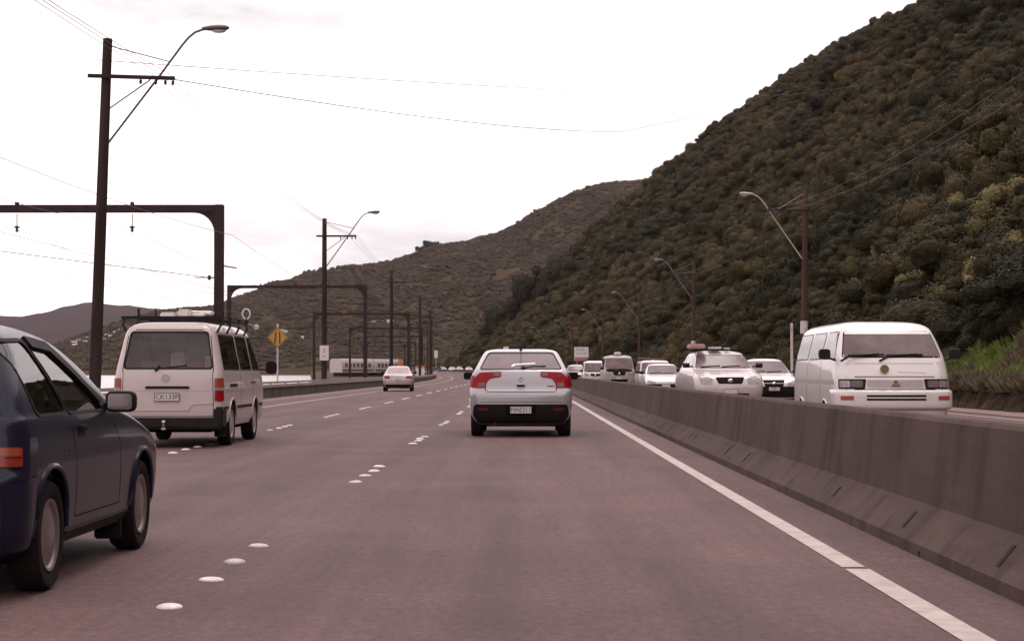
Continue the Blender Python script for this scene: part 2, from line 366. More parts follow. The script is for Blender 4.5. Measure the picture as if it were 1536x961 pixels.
# far purple hills across the harbour
FR = [(-900, 480), (-500, 478), (-200, 474), (-60, 473), (0, 472), (40, 474), (80, 468), (112, 457), (140, 453), (165, 456), (190, 458), (240, 461), (262, 464), (290, 477), (330, 490), (400, 505), (600, 520), (1000, 530)]
FRX = [ray(u, v, 6500) for u, v in FR]
def far(X, Y):
    t = (Y - 4600) / 1900
    zr = interp(X, FRX); p = max(0, t) ** .8 if t < 1 else max(0, 1 - (Y - 6500) / 2500)
    return max(-3, zr * p * (1 + .10 * fbm(X / 500, Y / 600, 2) * (1 - sstep(.8, 1, t))) + 9 * fbm(X / 90, Y / 200, 1) * sstep(0, .3, t))
fh = grid('far_hills', frange(-3600, 700, 150), frange(4550, 8200, 60), lambda x, y: (x, y, far(x, y)), mat('distant hills', (.026, .015, .019), 1., spec=0., var=.2, vscale=.003, obj='world')); tag(fh, kind='structure')

# ------------------------------------------------------------------ foliage
def leaf_mat(name, a, b, rand=.22):
    m = mat(name, a, .65, col2=b, vscale=.045, obj='world', rand=rand, spec=.08); return m
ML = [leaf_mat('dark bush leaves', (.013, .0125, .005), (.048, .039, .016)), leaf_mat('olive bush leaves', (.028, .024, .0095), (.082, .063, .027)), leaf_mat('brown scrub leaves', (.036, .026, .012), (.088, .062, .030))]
m_twig = mat('bark', (.12, .085, .07), .9)
def bush_mesh(name, n, leaf, seed, m, tall=1., lumps=7, core=True):
    rnd = random.Random(seed); v = []; f = []
    lob = []
    for i in range(lumps):
        a = rnd.uniform(0, 6.283); r = rnd.uniform(.15, .85); lob.append((Vector((r * math.cos(a), r * math.sin(a), rnd.uniform(.05, 1.05 - .45 * r) * tall)), rnd.uniform(.16, .42)))
    lob.append((Vector((0, 0, .3 * tall)), .5))
    wts = [q[1] ** 2 for q in lob]
    for i in range(n):
        c, r = rnd.choices(lob, wts)[0]
        d = Vector((rnd.gauss(0, 1), rnd.gauss(0, 1), rnd.gauss(.25, 1))).normalized()
        p = c + d * r * rnd.uniform(.82, 1.12)
        if p.z < -.15: continue
        nn = (d + Vector((rnd.uniform(-.6, .6), rnd.uniform(-.6, .6), rnd.uniform(-.3, .7)))).normalized()
        t = nn.cross(Vector((rnd.uniform(-1, 1), rnd.uniform(-1, 1), rnd.uniform(-1, 1)))).normalized(); bb = nn.cross(t)
        s = leaf * rnd.uniform(.6, 1.35); k = len(v)
        v += [p - t * s, p + bb * s * .55 + nn * s * .12, p + t * s, p - bb * s * .55 + nn * s * .12]; f.append((k, k + 1, k + 2, k + 3))
    if core:
        for c, r in lob:
            bm = bmesh.new(); bmesh.ops.create_icosphere(bm, subdivisions=2, radius=r * .86)
            k = len(v)
            for w in bm.verts: q = w.co + c; v.append(q * (1 + .12 * noise.noise(q * 5)))
            f += [tuple(w.index + k for w in fa.verts) for fa in bm.faces]; bm.free()
    me = bpy.data.meshes.new(name); me.from_pydata(v, [], f); me.materials.append(m); me.update()
    return me
def gn_scatter(name, pts, meshes, label, kind='stuff', mats=None):
    c = bpy.data.collections.new(name + ' kinds')
    for i, me in enumerate(meshes): c.objects.link(bpy.data.objects.new(f'{name}_kind_{i:02d}', me))
    me = bpy.data.meshes.new(name); me.from_pydata([p[0] for p in pts], [], [])
    for nm, ty, ix, pr in (('scl', 'FLOAT_VECTOR', 1, 'vector'), ('rot', 'FLOAT_VECTOR', 2, 'vector'), ('kin', 'INT', 3, 'value')):
        a = me.attributes.new(nm, ty, 'POINT'); flat = []
        for p in pts: flat += list(p[ix]) if pr == 'vector' else [p[ix]]
        a.data.foreach_set(pr, flat)
    o = link(name, me, None); tag(o, label, None, None, kind)
    g = bpy.data.node_groups.new(name, 'GeometryNodeTree'); g.interface.new_socket('Geometry', in_out='INPUT', socket_type='NodeSocketGeometry'); g.interface.new_socket('Geometry', in_out='OUTPUT', socket_type='NodeSocketGeometry')
    N = g.nodes; k = g.links.new; gi = N.new('NodeGroupInput'); go = N.new('NodeGroupOutput'); ip = N.new('GeometryNodeInstanceOnPoints'); ci = N.new('GeometryNodeCollectionInfo')
    ci.inputs[0].default_value = c; ci.inputs['Separate Children'].default_value = True; ci.inputs['Reset Children'].default_value = True
    def at(nm, ty): n = N.new('GeometryNodeInputNamedAttribute'); n.data_type = ty; n.inputs[0].default_value = nm; return n.outputs[0]
    k(gi.outputs[0], ip.inputs['Points']); k(ci.outputs[0], ip.inputs['Instance']); ip.inputs['Pick Instance'].default_value = True
    k(at('scl', 'FLOAT_VECTOR'), ip.inputs['Scale']); k(at('rot', 'FLOAT_VECTOR'), ip.inputs['Rotation']); k(at('kin', 'INT'), ip.inputs['Instance Index']); k(ip.outputs[0], go.inputs[0])
    md = o.modifiers.new('scatter', 'NODES'); md.node_group = g; return o
BM_ = [bush_mesh('bush', 8000, .033, 10 + i, ML[i % 3], tall=1. + .25 * (i % 3), lumps=15) for i in range(6)]
ML3 = [leaf_mat('far scrub brown', (.055, .038, .023), (.105, .070, .045)), leaf_mat('far scrub olive', (.042, .034, .018), (.085, .063, .037))]
FM_ = [bush_mesh('far_bush', 700, .11, 40 + i, ML3[i % 2], tall=.95, lumps=6) for i in range(4)]
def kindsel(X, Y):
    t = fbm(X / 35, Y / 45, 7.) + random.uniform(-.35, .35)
    t += .22 * (sstep(120, 480, Y) - .75)  # nearer slope gets more dark leaves: its shade put into leaf colour
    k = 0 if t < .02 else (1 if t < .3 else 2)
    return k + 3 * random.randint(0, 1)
pts = []; Y = 38.
while Y < 735:
    r = .95 + Y * .0033
    step = r * 1.02
    d = 2.4 if Y < 120 else 1.6
    dmax = 60 + Y * .33
    while d < dmax:
        jy = Y + random.uniform(-.5, .5) * step; jd = d + random.uniform(-.5, .5) * step
        X = FOOT + shift(jy) + jd + max(0, jy - 655) * 1.25; h = hill_h(X, jy)
        if h > .6 and abs(X / jy - .1) < .27:
            s = r * random.choice((.6, .75, .9, 1, 1, 1.2, 1.35, 1.75 if Y < 520 else 1.4)) * (1 + .35 * fbm(X / 14, jy / 18, 2)); grassy = jy < 78 and jd < 3.7 + 1.0 * fbm(jy / 9, 0, 3)
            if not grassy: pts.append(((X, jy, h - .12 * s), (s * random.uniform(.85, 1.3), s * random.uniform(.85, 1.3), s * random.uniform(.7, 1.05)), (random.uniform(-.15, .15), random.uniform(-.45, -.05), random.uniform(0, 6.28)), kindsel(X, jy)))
        d += step * .78
    Y += step
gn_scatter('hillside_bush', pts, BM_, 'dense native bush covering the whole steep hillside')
print('near bush', len(pts))
pts = []
for i in range(40000):
    Y = 1345 + 900 * random.random(); X = random.uniform(-640, 420)
    if not (-.31 < X / Y < .17): continue
    z = mid(X, Y)
    if z < 2 or fbm(X / 60, Y / 110, 9) < -.62 + random.uniform(-.2, .2): continue
    s = random.uniform(2.4, 4.6); pts.append(((X, Y, z - .2 * s), (s * 1.25, s * 1.25, s * .8), (0, 0, random.uniform(0, 6.28)), random.randint(0, 3)))
gn_scatter('far_hill_scrub', pts, FM_, 'brown and olive scrub patched over the middle hill')
print('far scrub', len(pts))

# grass on the near bank
def grass_mesh(seed, m):
    rnd = random.Random(seed); v = []; f = []
    for i in range(90):
        a = rnd.uniform(0, 6.28); r = .28 * math.sqrt(rnd.random()); b = Vector((r * math.cos(a), r * math.sin(a), 0)); h = rnd.uniform(.25, .62); l = Vector((math.cos(a), math.sin(a), 0)) * rnd.uniform(.05, .35); w = Vector((-math.sin(a), math.cos(a), 0)) * .012
        k = len(v); v += [b - w, b + w, b + l * .4 + w * .8 + Vector((0, 0, h * .7)), b + l + Vector((0, 0, h)), b + l * .4 - w * .8 + Vector((0, 0, h * .7))]; f.append((k, k + 1, k + 2, k + 3, k + 4))
    me = bpy.data.meshes.new('grass_tuft'); me.from_pydata(v, [], f); me.materials.append(m); return me
mg = [mat('green grass blades', (.07, .095, .014), .7, col2=(.17, .20, .035), vscale=.5, obj='world', rand=.3), mat('dry grass blades', (.085, .062, .034), .7, col2=(.15, .11, .066), vscale=.5, obj='world', rand=.3)]
GM = [grass_mesh(1, mg[0]), grass_mesh(2, mg[0]), grass_mesh(3, mg[1])]
pts = []
for i in range(16000):
    Y = 32 + 150 * random.random() ** 1.5; d = random.uniform(.32, 4.4)
    X = FOOT + shift(Y) + d
    s = random.uniform(.5, .95)
    dry = fbm(X / 2.2, Y / 3.5, 5) > .14 or d < 1.0
    pts.append(((X, Y, hill_h(X, Y) - .02), (s, s, s), (random.uniform(-.1, .1), random.uniform(-.5, 0), random.uniform(0, 6.28)), 2 if dry and random.random() < .8 else random.randint(0, 1)))
gn_scatter('bank_grass', pts, GM, 'long green and dry grass on the bank above the soil cut')

# individual shrubs and trees: crown + trunk
def plant(name, cm, loc, s, rz, label, cat, group=None, hz=1.):
    e = empty(name, loc, rz, label, cat, group)
    c = link('crown', cm, None, e); c.scale = (s, s, s * hz); c.location = (0, 0, .25 * s)
    b = MB(); b.tube([(0, 0, -.4 * s), (.04 * s, 0, .3 * s), (-.03 * s, .05 * s, .75 * s)], [.07 * s, .055 * s, .03 * s], 7); b.build('trunk', m_twig, e)
    return e
ML2 = {'y': leaf_mat('yellow flowering leaves', (.13, .08, .015), (.25, .14, .022)), 'l': leaf_mat('pale shrub leaves', (.09, .075, .03), (.19, .15, .07)), 'd': leaf_mat('dark tree leaves', (.024, .022, .014), (.055, .046, .028)), 'g': leaf_mat('bright green leaves', (.05, .052, .015), (.115, .105, .035))}
BL = {k: [bush_mesh('crown', 3600, .058, 80 + ord(k) + i, m, lumps=16, tall=1.05 if k != 'd' else 1.15) for i in range(2)] for k, m in ML2.items()}
def on_hill(u, v, y0=60, y1=740):
    Y = y0
    while Y < y1:
        X, Z = ray(u, v, Y)
        if hill_h(X, Y) > Z and X > FOOT + shift(Y): return (X, Y, hill_h(X, Y))
        Y += 1.
    return None
for (u, v, s, lab) in ((1270, 126, 3.2, 'topmost of the yellow flowering bushes on the steep slope'), (1276, 160, 2.6, 'orange yellow bush just under the topmost flowering one'), (1262, 184, 1.9, 'small yellow bush in the middle of the flowering row'), (1200, 240, 2.0, 'yellow flowering bush above the right street lamp'), (1190, 256, 2.6, 'lowest yellow flowering bush above the right street lamp')):
    q = on_hill(u, v)
    if q: plant('flowering_bush', BL['y'][0 if s > 2 else 1], q, s, random.uniform(0, 6), lab, 'bush', 'yellow flowering bushes')
q = on_hill(1182, 112)
if q: plant('ridge_tree', BL['d'][0], (q[0], q[1], q[2] + 1), 2.6, 0, 'small dark tree standing up from the skyline of the steep hill', 'tree')
for i, (u, v, s) in enumerate(((1440, 480, 1.2), (1478, 455, 1.15), (1510, 430, 1.3), (1532, 462, 1.1), (1455, 415, 1.3), (1500, 375, 1.5), (1420, 440, 1.2), (1525, 345, 1.5), (1470, 340, 1.4), (1400, 420, 1.3), (1530, 400, 1.2), (1380, 465, 1.2), (1345, 395, 1.4), (1310, 450, 1.3))):
    q = on_hill(u, v, 40)
    if q: plant('pale_shrub', BL['l'][i % 2], q, s, random.uniform(0, 6), 'pale leaved rounded shrub on the slope above the grassy bank', 'shrub', 'pale shrubs above the bank')
for i, (u, w_, s, z) in enumerate(((705, 0, 3.6, 0), (725, 0, 5.0, 0), (748, 1, 6.4, 1), (770, 1, 6.2, 2), (795, 1, 7.8, 3), (822, 1, 8.2, 4), (848, 1, 7.0, 5), (872, 1, 6.0, 4), (778, 2, 3.8, 0), (810, 2, 3.6, 0))):
    Yb = 640 - 10 * i if w_ != 2 else 500
    X = (u - 783) / 2800 * Yb; X = max(X, FOOT + shift(Yb) + 1)
    plant('spur_tree', BL['d' if w_ == 1 else 'g'][i % 2], (X, Yb, hill_h(X, Yb) - .5 + z * .3), s, random.uniform(0, 6), 'dark rounded tree at the far end of the hill where the road bends' if w_ == 1 else 'green bush low at the foot of the dark trees at the bend', 'tree' if w_ == 1 else 'bush', 'trees at the road bend' if w_ == 1 else 'green bushes at the road bend', 1.1)
for i in range(26):
    Y = 400 + i * 10.5; X = FOOT + shift(Y) + random.uniform(.5, 2.5)
    plant('roadside_bush', BL['g'][i % 2], (X, Y, elev(Y) + .3), random.uniform(1.3, 2.3), random.uniform(0, 6), 'low green bush at the foot of the slope beside the oncoming lanes', 'bush', 'low bushes along the far verge')
for i in range(30):
    Y = 118 + i * 9; X = FOOT + shift(Y) + random.uniform(1.2, 3.4)
    plant('verge_shrub', BL['g' if i % 3 else 'l'][i % 2], (X, Y, hill_h(X, Y) - .1), random.uniform(.8, 1.5), random.uniform(0, 6), 'leafy shrub behind the traffic at the foot of the steep hill', 'shrub', 'shrubs behind the oncoming traffic')
for i, (u, s) in enumerate(((432, 4.2), (447, 5.0), (459, 6.2), (470, 7.), (483, 6.6), (497, 5.5), (508, 4.6), (630, 6.0), (641, 7.2), (652, 5.2))):
    X = (u - 783) / 2800 * 2190; plant('ridge_tree', BL['d'][i % 2], (X, 2190, mid(X, 2200) - 2), s, i, 'dark tree on the skyline of the middle hill left of the second lamp pole' if i < 7 else 'dark tree in the clump on the skyline right of the second lamp pole', 'tree', 'skyline trees left clump' if i < 7 else 'skyline trees right clump')

# ------------------------------------------------------------------ houses at the foot of the far hills
m_hw = mat('white weatherboard', (.62, .54, .52), .8); m_hr = mat('iron roof', (.34, .24, .23), .6)
h0 = None
spots = [(96, 512), (104, 507), (110, 516), (113, 522), (118, 512), (122, 520), (128, 515), (131, 508), (152, 512), (160, 505), (165, 508), (172, 500), (180, 497), (120, 528), (108, 530), (421, 549), (426, 547), (432, 548), (450, 549), (456, 549), (478, 549), (486, 549), (496, 550), (508, 550), (585, 486), (560, 484)]
for i, (u, v) in enumerate(spots):
    Y = 1500
    while Y < 2190 and mid(ray(u, v, Y)[0], Y) < ray(u, v, Y)[1]: Y += 10
    X, Z = ray(u, v, Y)
    if h0 is None:
        e = h0 = empty('house', (0, 0, 0)); b = MB(); b.box(-5, 5, -4, 4, 0, 3); b.build('wall', m_hw, e)
        b = MB(); b.prism([(-4.5, 3), (4.5, 3), (0, 5)], -5.4, 5.4, 'x'); b.build('roof', m_hr, e)
        b = MB(); b.box(-3, -1, -4.06, -4, 1, 2.2); b.box(1, 3, -4.06, -4, 1, 2.2); b.build('window', mat('dark pane', (.04, .035, .035), .2), e)
    else: e = copy_tree(h0)
    e.location = (X, Y, mid(X, Y) - .3); s = random.uniform(.35, .6); e.scale = (s, s, s); e.rotation_euler = (0, 0, random.uniform(-.5, .5))
    tag(e, 'tiny white house with a low roof on the headland across the harbour', 'house', 'houses on the headland')


# ------------------------------------------------------------------ street furniture
m_pole = mat('weathered timber', (.040, .026, .023), .9, spec=.15, var=.3, vscale=2.5, streak=(1, 1, .12), bump=.5, bscale=12)
m_red = mat('reddish pole', (.085, .044, .036), .9, spec=.1, var=.25, vscale=2, streak=(1, 1, .1))
m_steel = mat('grey galvanised steel', (.16, .125, .12), .6, var=.2, vscale=4)
m_rust = mat('dark painted steel', (.036, .020, .021), .75, spec=.2, var=.3, vscale=3)
m_lamp = mat('lamp housing', (.10, .08, .08), .5); m_lens = mat('lamp lens', (.55, .5, .48), .2)
m_lampw = mat('pale lamp housing', (.40, .33, .31), .5); m_lampd = mat('dull lamp housing', (.19, .145, .135), .6)
m_ins = mat('insulator', (.05, .03, .03), .3)
m_white = mat('white sign face', (.66, .58, .57), .5, var=.05); m_wpost = mat('white painted post', (.55, .48, .46), .6)
m_black = mat('black print', (.03, .022, .022), .6)
m_yel = mat('amber sign face', (.46, .235, .035), .5, var=.08, vscale=6)
def lamp_pole(o, Y, side, H, label, grp, lamp=True, lean=0., pm=None, light=False, bands=True, sc=1.):
    m_lampw = MATS['pale lamp housing'] if Y < 100 else m_lampd
    q = P(o, Y); e = empty('lamp_pole', q, 0, label, 'lamp pole', grp); e.rotation_euler = (0, R(lean), 0); s = side
    b = MB(); b.tube([(0, 0, -.6), (0, 0, H * .5), (0, 0, H)], [.165, .15, .125], 12); b.build('post', pm or m_pole, e)
    z = H - 1.02
    b = MB(); b.box(min(-.45 * s, 1.85 * s), max(-.45 * s, 1.85 * s), -.22, -.13, z - .05, z + .05, bev=.012); b.build('crossarm', m_rust, e)
    for x in (1.35, 1.6, 1.8, .95):
        b = MB(); b.lathe([(0, .02), (.02, .045), (.05, .03), (.07, .05), (.1, .03), (.13, .012)], 10, Matrix.Translation((x * s, -.18, z - .06)) @ Matrix.Rotation(R(90), 4, 'Y')); b.build('insulator', m_ins, e)
    b = MB(); b.tube([(.12 * s, -.1, z - .85), (1.2 * s, -.17, z - .06)], .018, 6); b.build('brace', m_rust, e)
    if lamp:
        dz = (-.62 if Y < 100 else -.3) if side < 0 else 0
        arm = [(.12 * s, 0, H - 2.75), (.75 * s, 0, H - 1.86), (1.4 * s, 0, H - .95), (1.98 * s, 0, H - .1), (2.14 * s, 0, H + .10), (2.30 * s, 0, H + .24), (2.5 * s, 0, H + .32), (2.6 * s, 0, H + .33)]
        arm = [(p[0], p[1], p[2] + dz) for p in arm]; b = MB(); b.tube(arm, .030, 8); b.build('lamp_arm', m_lampw if light else m_lamp, e)
        b = MB(); b.tube([(.1 * s, 0, H - .2), (1.66 * s, 0, H - .56 + dz)], .016, 6); b.build('tie_rod', m_lampw if light else m_lamp, e)
        hd = MB(); pr = [(0, .035), (.08, .06), (.2, .085), (.42, .105), (.6, .095), (.7, .05), (.72, .01)]
        M = Matrix.Translation((2.48 * s, 0, H + .35 + dz)) @ Matrix.Rotation(R(-3 * s), 4, 'Y') @ Matrix.Diagonal((s, 1.25, .78, 1)); hd.lathe(pr, 14, M); h = hd.build('lamp_head', m_lampw if light else m_lamp, e)
        l = MB(); l.lathe([(0, .02), (.06, .07), (.2, .085), (.33, .06), (.38, .01)], 12, Matrix.Translation((2.74 * s, 0, H + .305 + dz)) @ Matrix.Diagonal((s, 1, .8, 1))); l.build('lens', m_lens, h)
        b = MB(); b.box(.10 * s - .03, .10 * s + .03, -.03, .03, H - 3.1 + dz, H - 2.6 + dz); b.build('bracket', m_rust, e)
    if side < 0 and bands:
        b = MB(); b.tube([(0, 0, 2.95), (0, 0, 3.55)], .185, 12); b.build('white_band', m_wpost, e)
    return e
LY = [49, 107, 162, 217, 272, 328, 385, 442, 500]
nm = ['nearest tall timber', 'second timber', 'third timber', 'fourth timber', 'fifth timber', 'sixth', 'seventh', 'eighth', 'last']
for i, Y in enumerate(LY):
    lamp_pole(-11.35 if i else -11.25, Y, 1, 9.9, nm[i] + (' lamp pole rising between the blue car and the white van' if i == 0 else ' lamp pole along the harbour side with a white notice on its post' if i == 1 else ' lamp pole along the harbour side counting away from the camera'), 'lamp poles on the harbour side', lean=1.8 if i == 0 else 0)
RY = [90, 148, 210, 270, 331, 392, 455]
nr = ['nearest', 'second', 'third', 'fourth', 'fifth', 'sixth', 'last']
for i, Y in enumerate(RY):
    lamp_pole(13.55, Y, -1, 9.9, nr[i] + ' reddish lamp pole under the bush slope counting from the white oncoming van', 'lamp poles on the hill side', lean=.9 if i == 0 else .6, pm=m_red, light=True, bands=i < 2)
# notice on the second pole
def rect_sign(loc, w, h, label, cat, texts, posts=0, ph=1., face=None, grp=None, name='sign'):
    e = empty(name, loc, 0, label, cat, grp)
    b = MB(); b.box(-w / 2, w / 2, -.02, 0, 0, h, bev=.008); b.build('sign_board', face or m_white, e)
    for (s, sz, x, z, mm) in texts: text('lettering', s, sz, Matrix.Translation((x, -.023, z)) @ Matrix.Rotation(R(90), 4, 'X'), mm, e)
    for k in range(posts):
        x = (k - (posts - 1) / 2) * w * .6; b = MB(); b.tube([(x, .04, -ph), (x, .04, h * .9)], .035, 8); b.build('post', m_wpost, e)
    return e
rect_sign((-11.32, 106.75, 1.75), .52, .86, 'small white notice with two short dark lines on the second timber lamp pole', 'sign', [('2', .30, 0, .56, m_black), ('km', .16, 0, .26, m_black)])
# yellow diamond
e = empty('diamond_sign', P(-12.45, 95, 0), 0, 'amber diamond road narrows sign on a white post behind the low wall', 'sign'); s = .53
b = MB(); b.prism([(0, -s), (s, 0), (0, s), (-s, 0)], -.015, .015); bmesh.ops.transform(b.bm, matrix=Matrix.Translation((0, -.05, 2.85)), verts=b.bm.verts[:]); b.build('sign_board', m_yel, e)
b = MB(); b.prism([(0, -s * .95), (s * .95, 0), (0, s * .95), (-s * .95, 0)], -.002, .002); 
bm_i = [(0, -s * .9), (s * .9, 0), (0, s * .9), (-s * .9, 0)]
b.bm.clear()
for a, c in zip(bm_i, bm_i[1:] + bm_i[:1]): b.tube([(a[0], -.068, 2.85 + a[1]), (c[0], -.068, 2.85 + c[1])], .010, 4)
b.build('border', m_black, e)
for sg in (-1, 1):
    b = MB(); b.prism([(sg * .155, -.30), (sg * .085, -.30), (sg * .085, .10), (sg * .055, .28), (sg * .12, .28), (sg * .155, .10)] if sg > 0 else [(-.175, -.30), (-.105, -.30), (-.06, .05), (-.06, .28), (-.125, .28), (-.13, .05)], -.072, -.066); bmesh.ops.transform(b.bm, matrix=Matrix.Translation((0, 0, 2.85)), verts=b.bm.verts[:]); b.build('symbol_bar', m_black, e)
b = MB(); b.tube([(0, 0, -.3), (0, 0, 3.42)], .045, 8); b.build('post', m_wpost, e); b = MB(); b.box(-.045, .045, -.045, .045, 3.42, 3.55, bev=.01); b.build('post_cap', m_white, e)
# billboard by the bend, small signs
X = (872 - 783) / 2800 * 300
rect_sign((X, 300, 2.85), 2.3, 2.2, 'large white notice board with a red lower band beyond the oncoming traffic', 'sign', [('SLOW', .5, -.1, 1.75, m_black), ('ROAD WORKS', .26, 0, 1.15, m_black)], 2, 2.9)
b = MB(); b.box(X - 1.1, X + 1.1, 299.94, 299.975, 2.9, 3.4); o = b.build('red_band', mat('faded red print', (.42, .15, .15), .6), None); o.parent = [q for q in COL.objects if q.get('label', '').startswith('large white notice')][0]; o.location = (-X, -300, -2.85)
rect_sign((ray(759, 0, 350)[0], 350, 4.9), 1.0, .9, 'little pale sign on a tall post above the roof of the silver hatchback', 'sign', [], 1, 4.8)
rect_sign((ray(654, 0, 300)[0], 300, 3.3), .55, 1.2, 'narrow white sign on a post near the end of the harbour side wall', 'sign', [], 1, 3.5)
rect_sign((ray(655, 0, 296)[0], 296, 1.35), 1.5, .42, 'small dull green sign low beside the end of the wall', 'sign', [], 1, 1.5, mat('dull green', (.06, .10, .085), .6))
rect_sign((ray(630, 0, 240)[0], 240, .35), 1.15, 1.35, 'pale board with an orange top edge standing behind the wall beyond the beige sedan', 'sign', [], 2, .6)
b = MB(); b.box(-.6, .6, -.03, -.001, 1.2, 1.5); o = b.build('orange_top', mat('orange paint', (.5, .2, .08), .6), [q for q in COL.objects if q.get('label', '').startswith('pale board')][0])
e = empty('work_light_trailer', (ray(601, 0, 190)[0], 190, 0), 0, 'small orange roadside machine above the roof of the beige sedan', 'machine')
b = MB(); b.box(-.3, .3, -.4, .4, 1.7, 2.35, bev=.1); b.build('hood', mat('orange paint', (.5, .2, .08), .6), e)
b = MB(); b.box(-.55, .8, -.5, .6, .75, 1.7, bev=.12); b.box(.3, .45, -.1, .1, 1.7, 2.5); b.build('body', m_black, e)
for sg in (-1, 1):
    b = MB(); b.lathe([(-.08, .1), (-.08, .36), (.08, .36), (.08, .1)], 16, Matrix.Translation((.1 + .65 * sg, 0, .42))); b.build('wheel', m_black, e)
# two white marker posts round the right pole
for k, u in enumerate((1187.5, 1207.5)):
    e = empty('marker_post', (ray(u, 0, 86)[0], 86, 0), 0, ('left' if k == 0 else 'right') + ' of the two slim white posts either side of the nearest reddish lamp pole', 'post', 'slim white posts at the lamp pole')
    b = MB(); b.box(-.06, .06, -.03, .03, -.3, 3.35, bev=.012); b.build('upright', m_wpost, e); b = MB(); b.box(-.045, .045, -.036, -.030, 2.9, 3.1); b.build('reflector', mat('dull reflector', (.45, .3, .28), .3), e)

# railway portals with insulators
def portal(Y, o, w, H, r, label, faint=False):
    q = P(o, Y); q.z = 0; e = empty('catenary_portal', q, 0, label, 'railway gantry', 'railway gantries behind the wall')
    for k, x in enumerate((0, -w)):
        b = MB(); b.box(x - r, x + r, -r, r, -.8, H + r, bev=.02)
        b.build('column', m_rust, e)
    b = MB(); b.box(-w + r + .003, -r - .003, -r * .8, r * .8, H - r * .75, H + r * .95, bev=.015); b.build('beam', m_rust, e)
    for x, s in ((0, -1), (-w, 1)):
        poly = [(x + s * r, H - r * .76)]; cx = x + s * (r + .9); cz = H - r * .76 - .9
        poly += [(cx - s * .9 * math.sin(R(a)) , cz + .9 * math.cos(R(a))) for a in (0, 15, 30, 45, 60, 75, 90)]
        b = MB(); b.prism(poly, -r * .6, r * .6); b.build('gusset', m_rust, e)
    for x in (-3.7, -8.6):
        h = MB(); h.tube([(x, 0, H - r), (x, 0, H - r - .62)], .022, 6); h.box(x - .05, x + .05, -r * .9, r * .9, H + r * .96, H + r * .96 + .12); h = h.build('hanger', m_rust, e)
        b = MB(); b.lathe([(0, .03), (.05, .12), (.09, .15), (.12, .05), (.2, .05), (.24, .09), (.28, .03)], 12, Matrix.Translation((x, 0, H - r - .5)) @ Matrix.Rotation(R(90), 4, 'Y')); b.build('insulator', m_ins, h)
    b = MB(); b.tube([(-.15, 0, H - 2.9), (-1.05, 0, H - 2.9)], .02, 6); b.lathe([(0, .03), (.05, .11), (.12, .12), (.17, .03)], 10, Matrix.Translation((-.5, 0, H - 2.9))); b.tube([(.15, 0, H - 2.4), (.75, 0, H - 2.5)], .035, 6); b.build('side_bracket', m_ins, e)
for i, Y in enumerate((79, 153, 221, 290, 360, 430, 500)):
    portal(Y, -12.85, 11.2, [8.0, 8.05, 7.9, 7.8, 7.8, 7.8, 7.8][i], .19 if i == 0 else .15, ('nearest' if i == 0 else ['', 'second', 'third', 'fourth', 'fifth', 'sixth', 'last'][i]) + ' steel railway gantry spanning the tracks behind the wall')
# wires
m_wire = mat('dark cable', (.10, .07, .07), .6)
def wire(pts, sag, r, label, grp, name='overhead_wire', cat='wire', m=None):
    b = MB(); out = []
    for a, c in zip(pts, pts[1:]):
        a = Vector(a); c = Vector(c); n = 10
        for k in range(n if c is not Vector(pts[-1]) else n + 1):
            t = k / n; p = a.lerp(c, t); p.z -= 4 * sag * t * (1 - t); out.append(p)
    out.append(Vector(pts[-1])); b.tube(out, r, 4); return tag(b.build(name, m or m_wire), label, cat, grp)
PX = [(P(-11.25, -9), 0)] ; tops = [Vector((-11.3, -9, 0))] + [P(-11.25, y) for y in LY]
for k, (dx, dz) in enumerate(((1.35, -1.0), (1.6, -1.0), (1.82, -1.0))):
    wire([t + Vector((dx + (.2 if j == 1 else 0), -.18, 9.9 + dz - (0))) for j, t in enumerate(tops)], .55 + .1 * k, .008, ['inner', 'middle', 'outer'][k] + ' cable running along the crossarms of the harbour side poles', 'cables along the harbour side poles')
rt = [P(13.7, 30)] + [P(13.7, y) for y in RY]
for k, dx in enumerate((-.95, -1.75)):
    wire([t + Vector((dx, -.18, 8.9)) for t in rt], .9, .008, ['outer', 'inner'][k] + ' cable along the reddish poles under the hill', 'cables along the hill side poles')
wire([(-9.4, 49, 8.85), (6.1, 115, 15.9), (40, 250, 40)], .35, .013, 'long thin cable slanting from the nearest pole across the road toward the hill', None)
wire([(-11.2, 48.8, 9.3), (20, 140, 21.9), (78, 385, 62)], .3, .010, 'faint thin cable high in the sky above the bend', None)
for k, (x, z) in enumerate(((-16.5, 7.15), (-21.5, 7.15), (-16.5, 5.6), (-21.5, 5.6), (-12.3, 6.9))):
    pts = [Vector((x, 5, z - .1))] + [Vector((x + shift(y), y, z)) for y in (79, 153, 221, 290, 360, 430)]
    wire(pts, .7 if z > 6 else .05, .009, ['upper wire over the near railway track', 'upper wire over the far railway track', 'lower contact wire over the near railway track', 'lower contact wire over the far railway track', 'side feeder wire beside the gantry columns'][k], 'railway wires')
wire([(-24, 60, 5.9), (-12.9, 79, 5.05)], .0, .014, 'thin registration wire reaching to the nearest gantry column', None)
wire([(-18.6, 70, 3.6), (-14.5, 62, -1)], .0, .03, 'dark leaning stay rod in front of the purple hills', None, 'stay_rod', 'rod') if False else None
# railway track bed details: pair of white railcars
m_rc = mat('white railcar paint', (.50, .43, .43), .5); m_glass = None

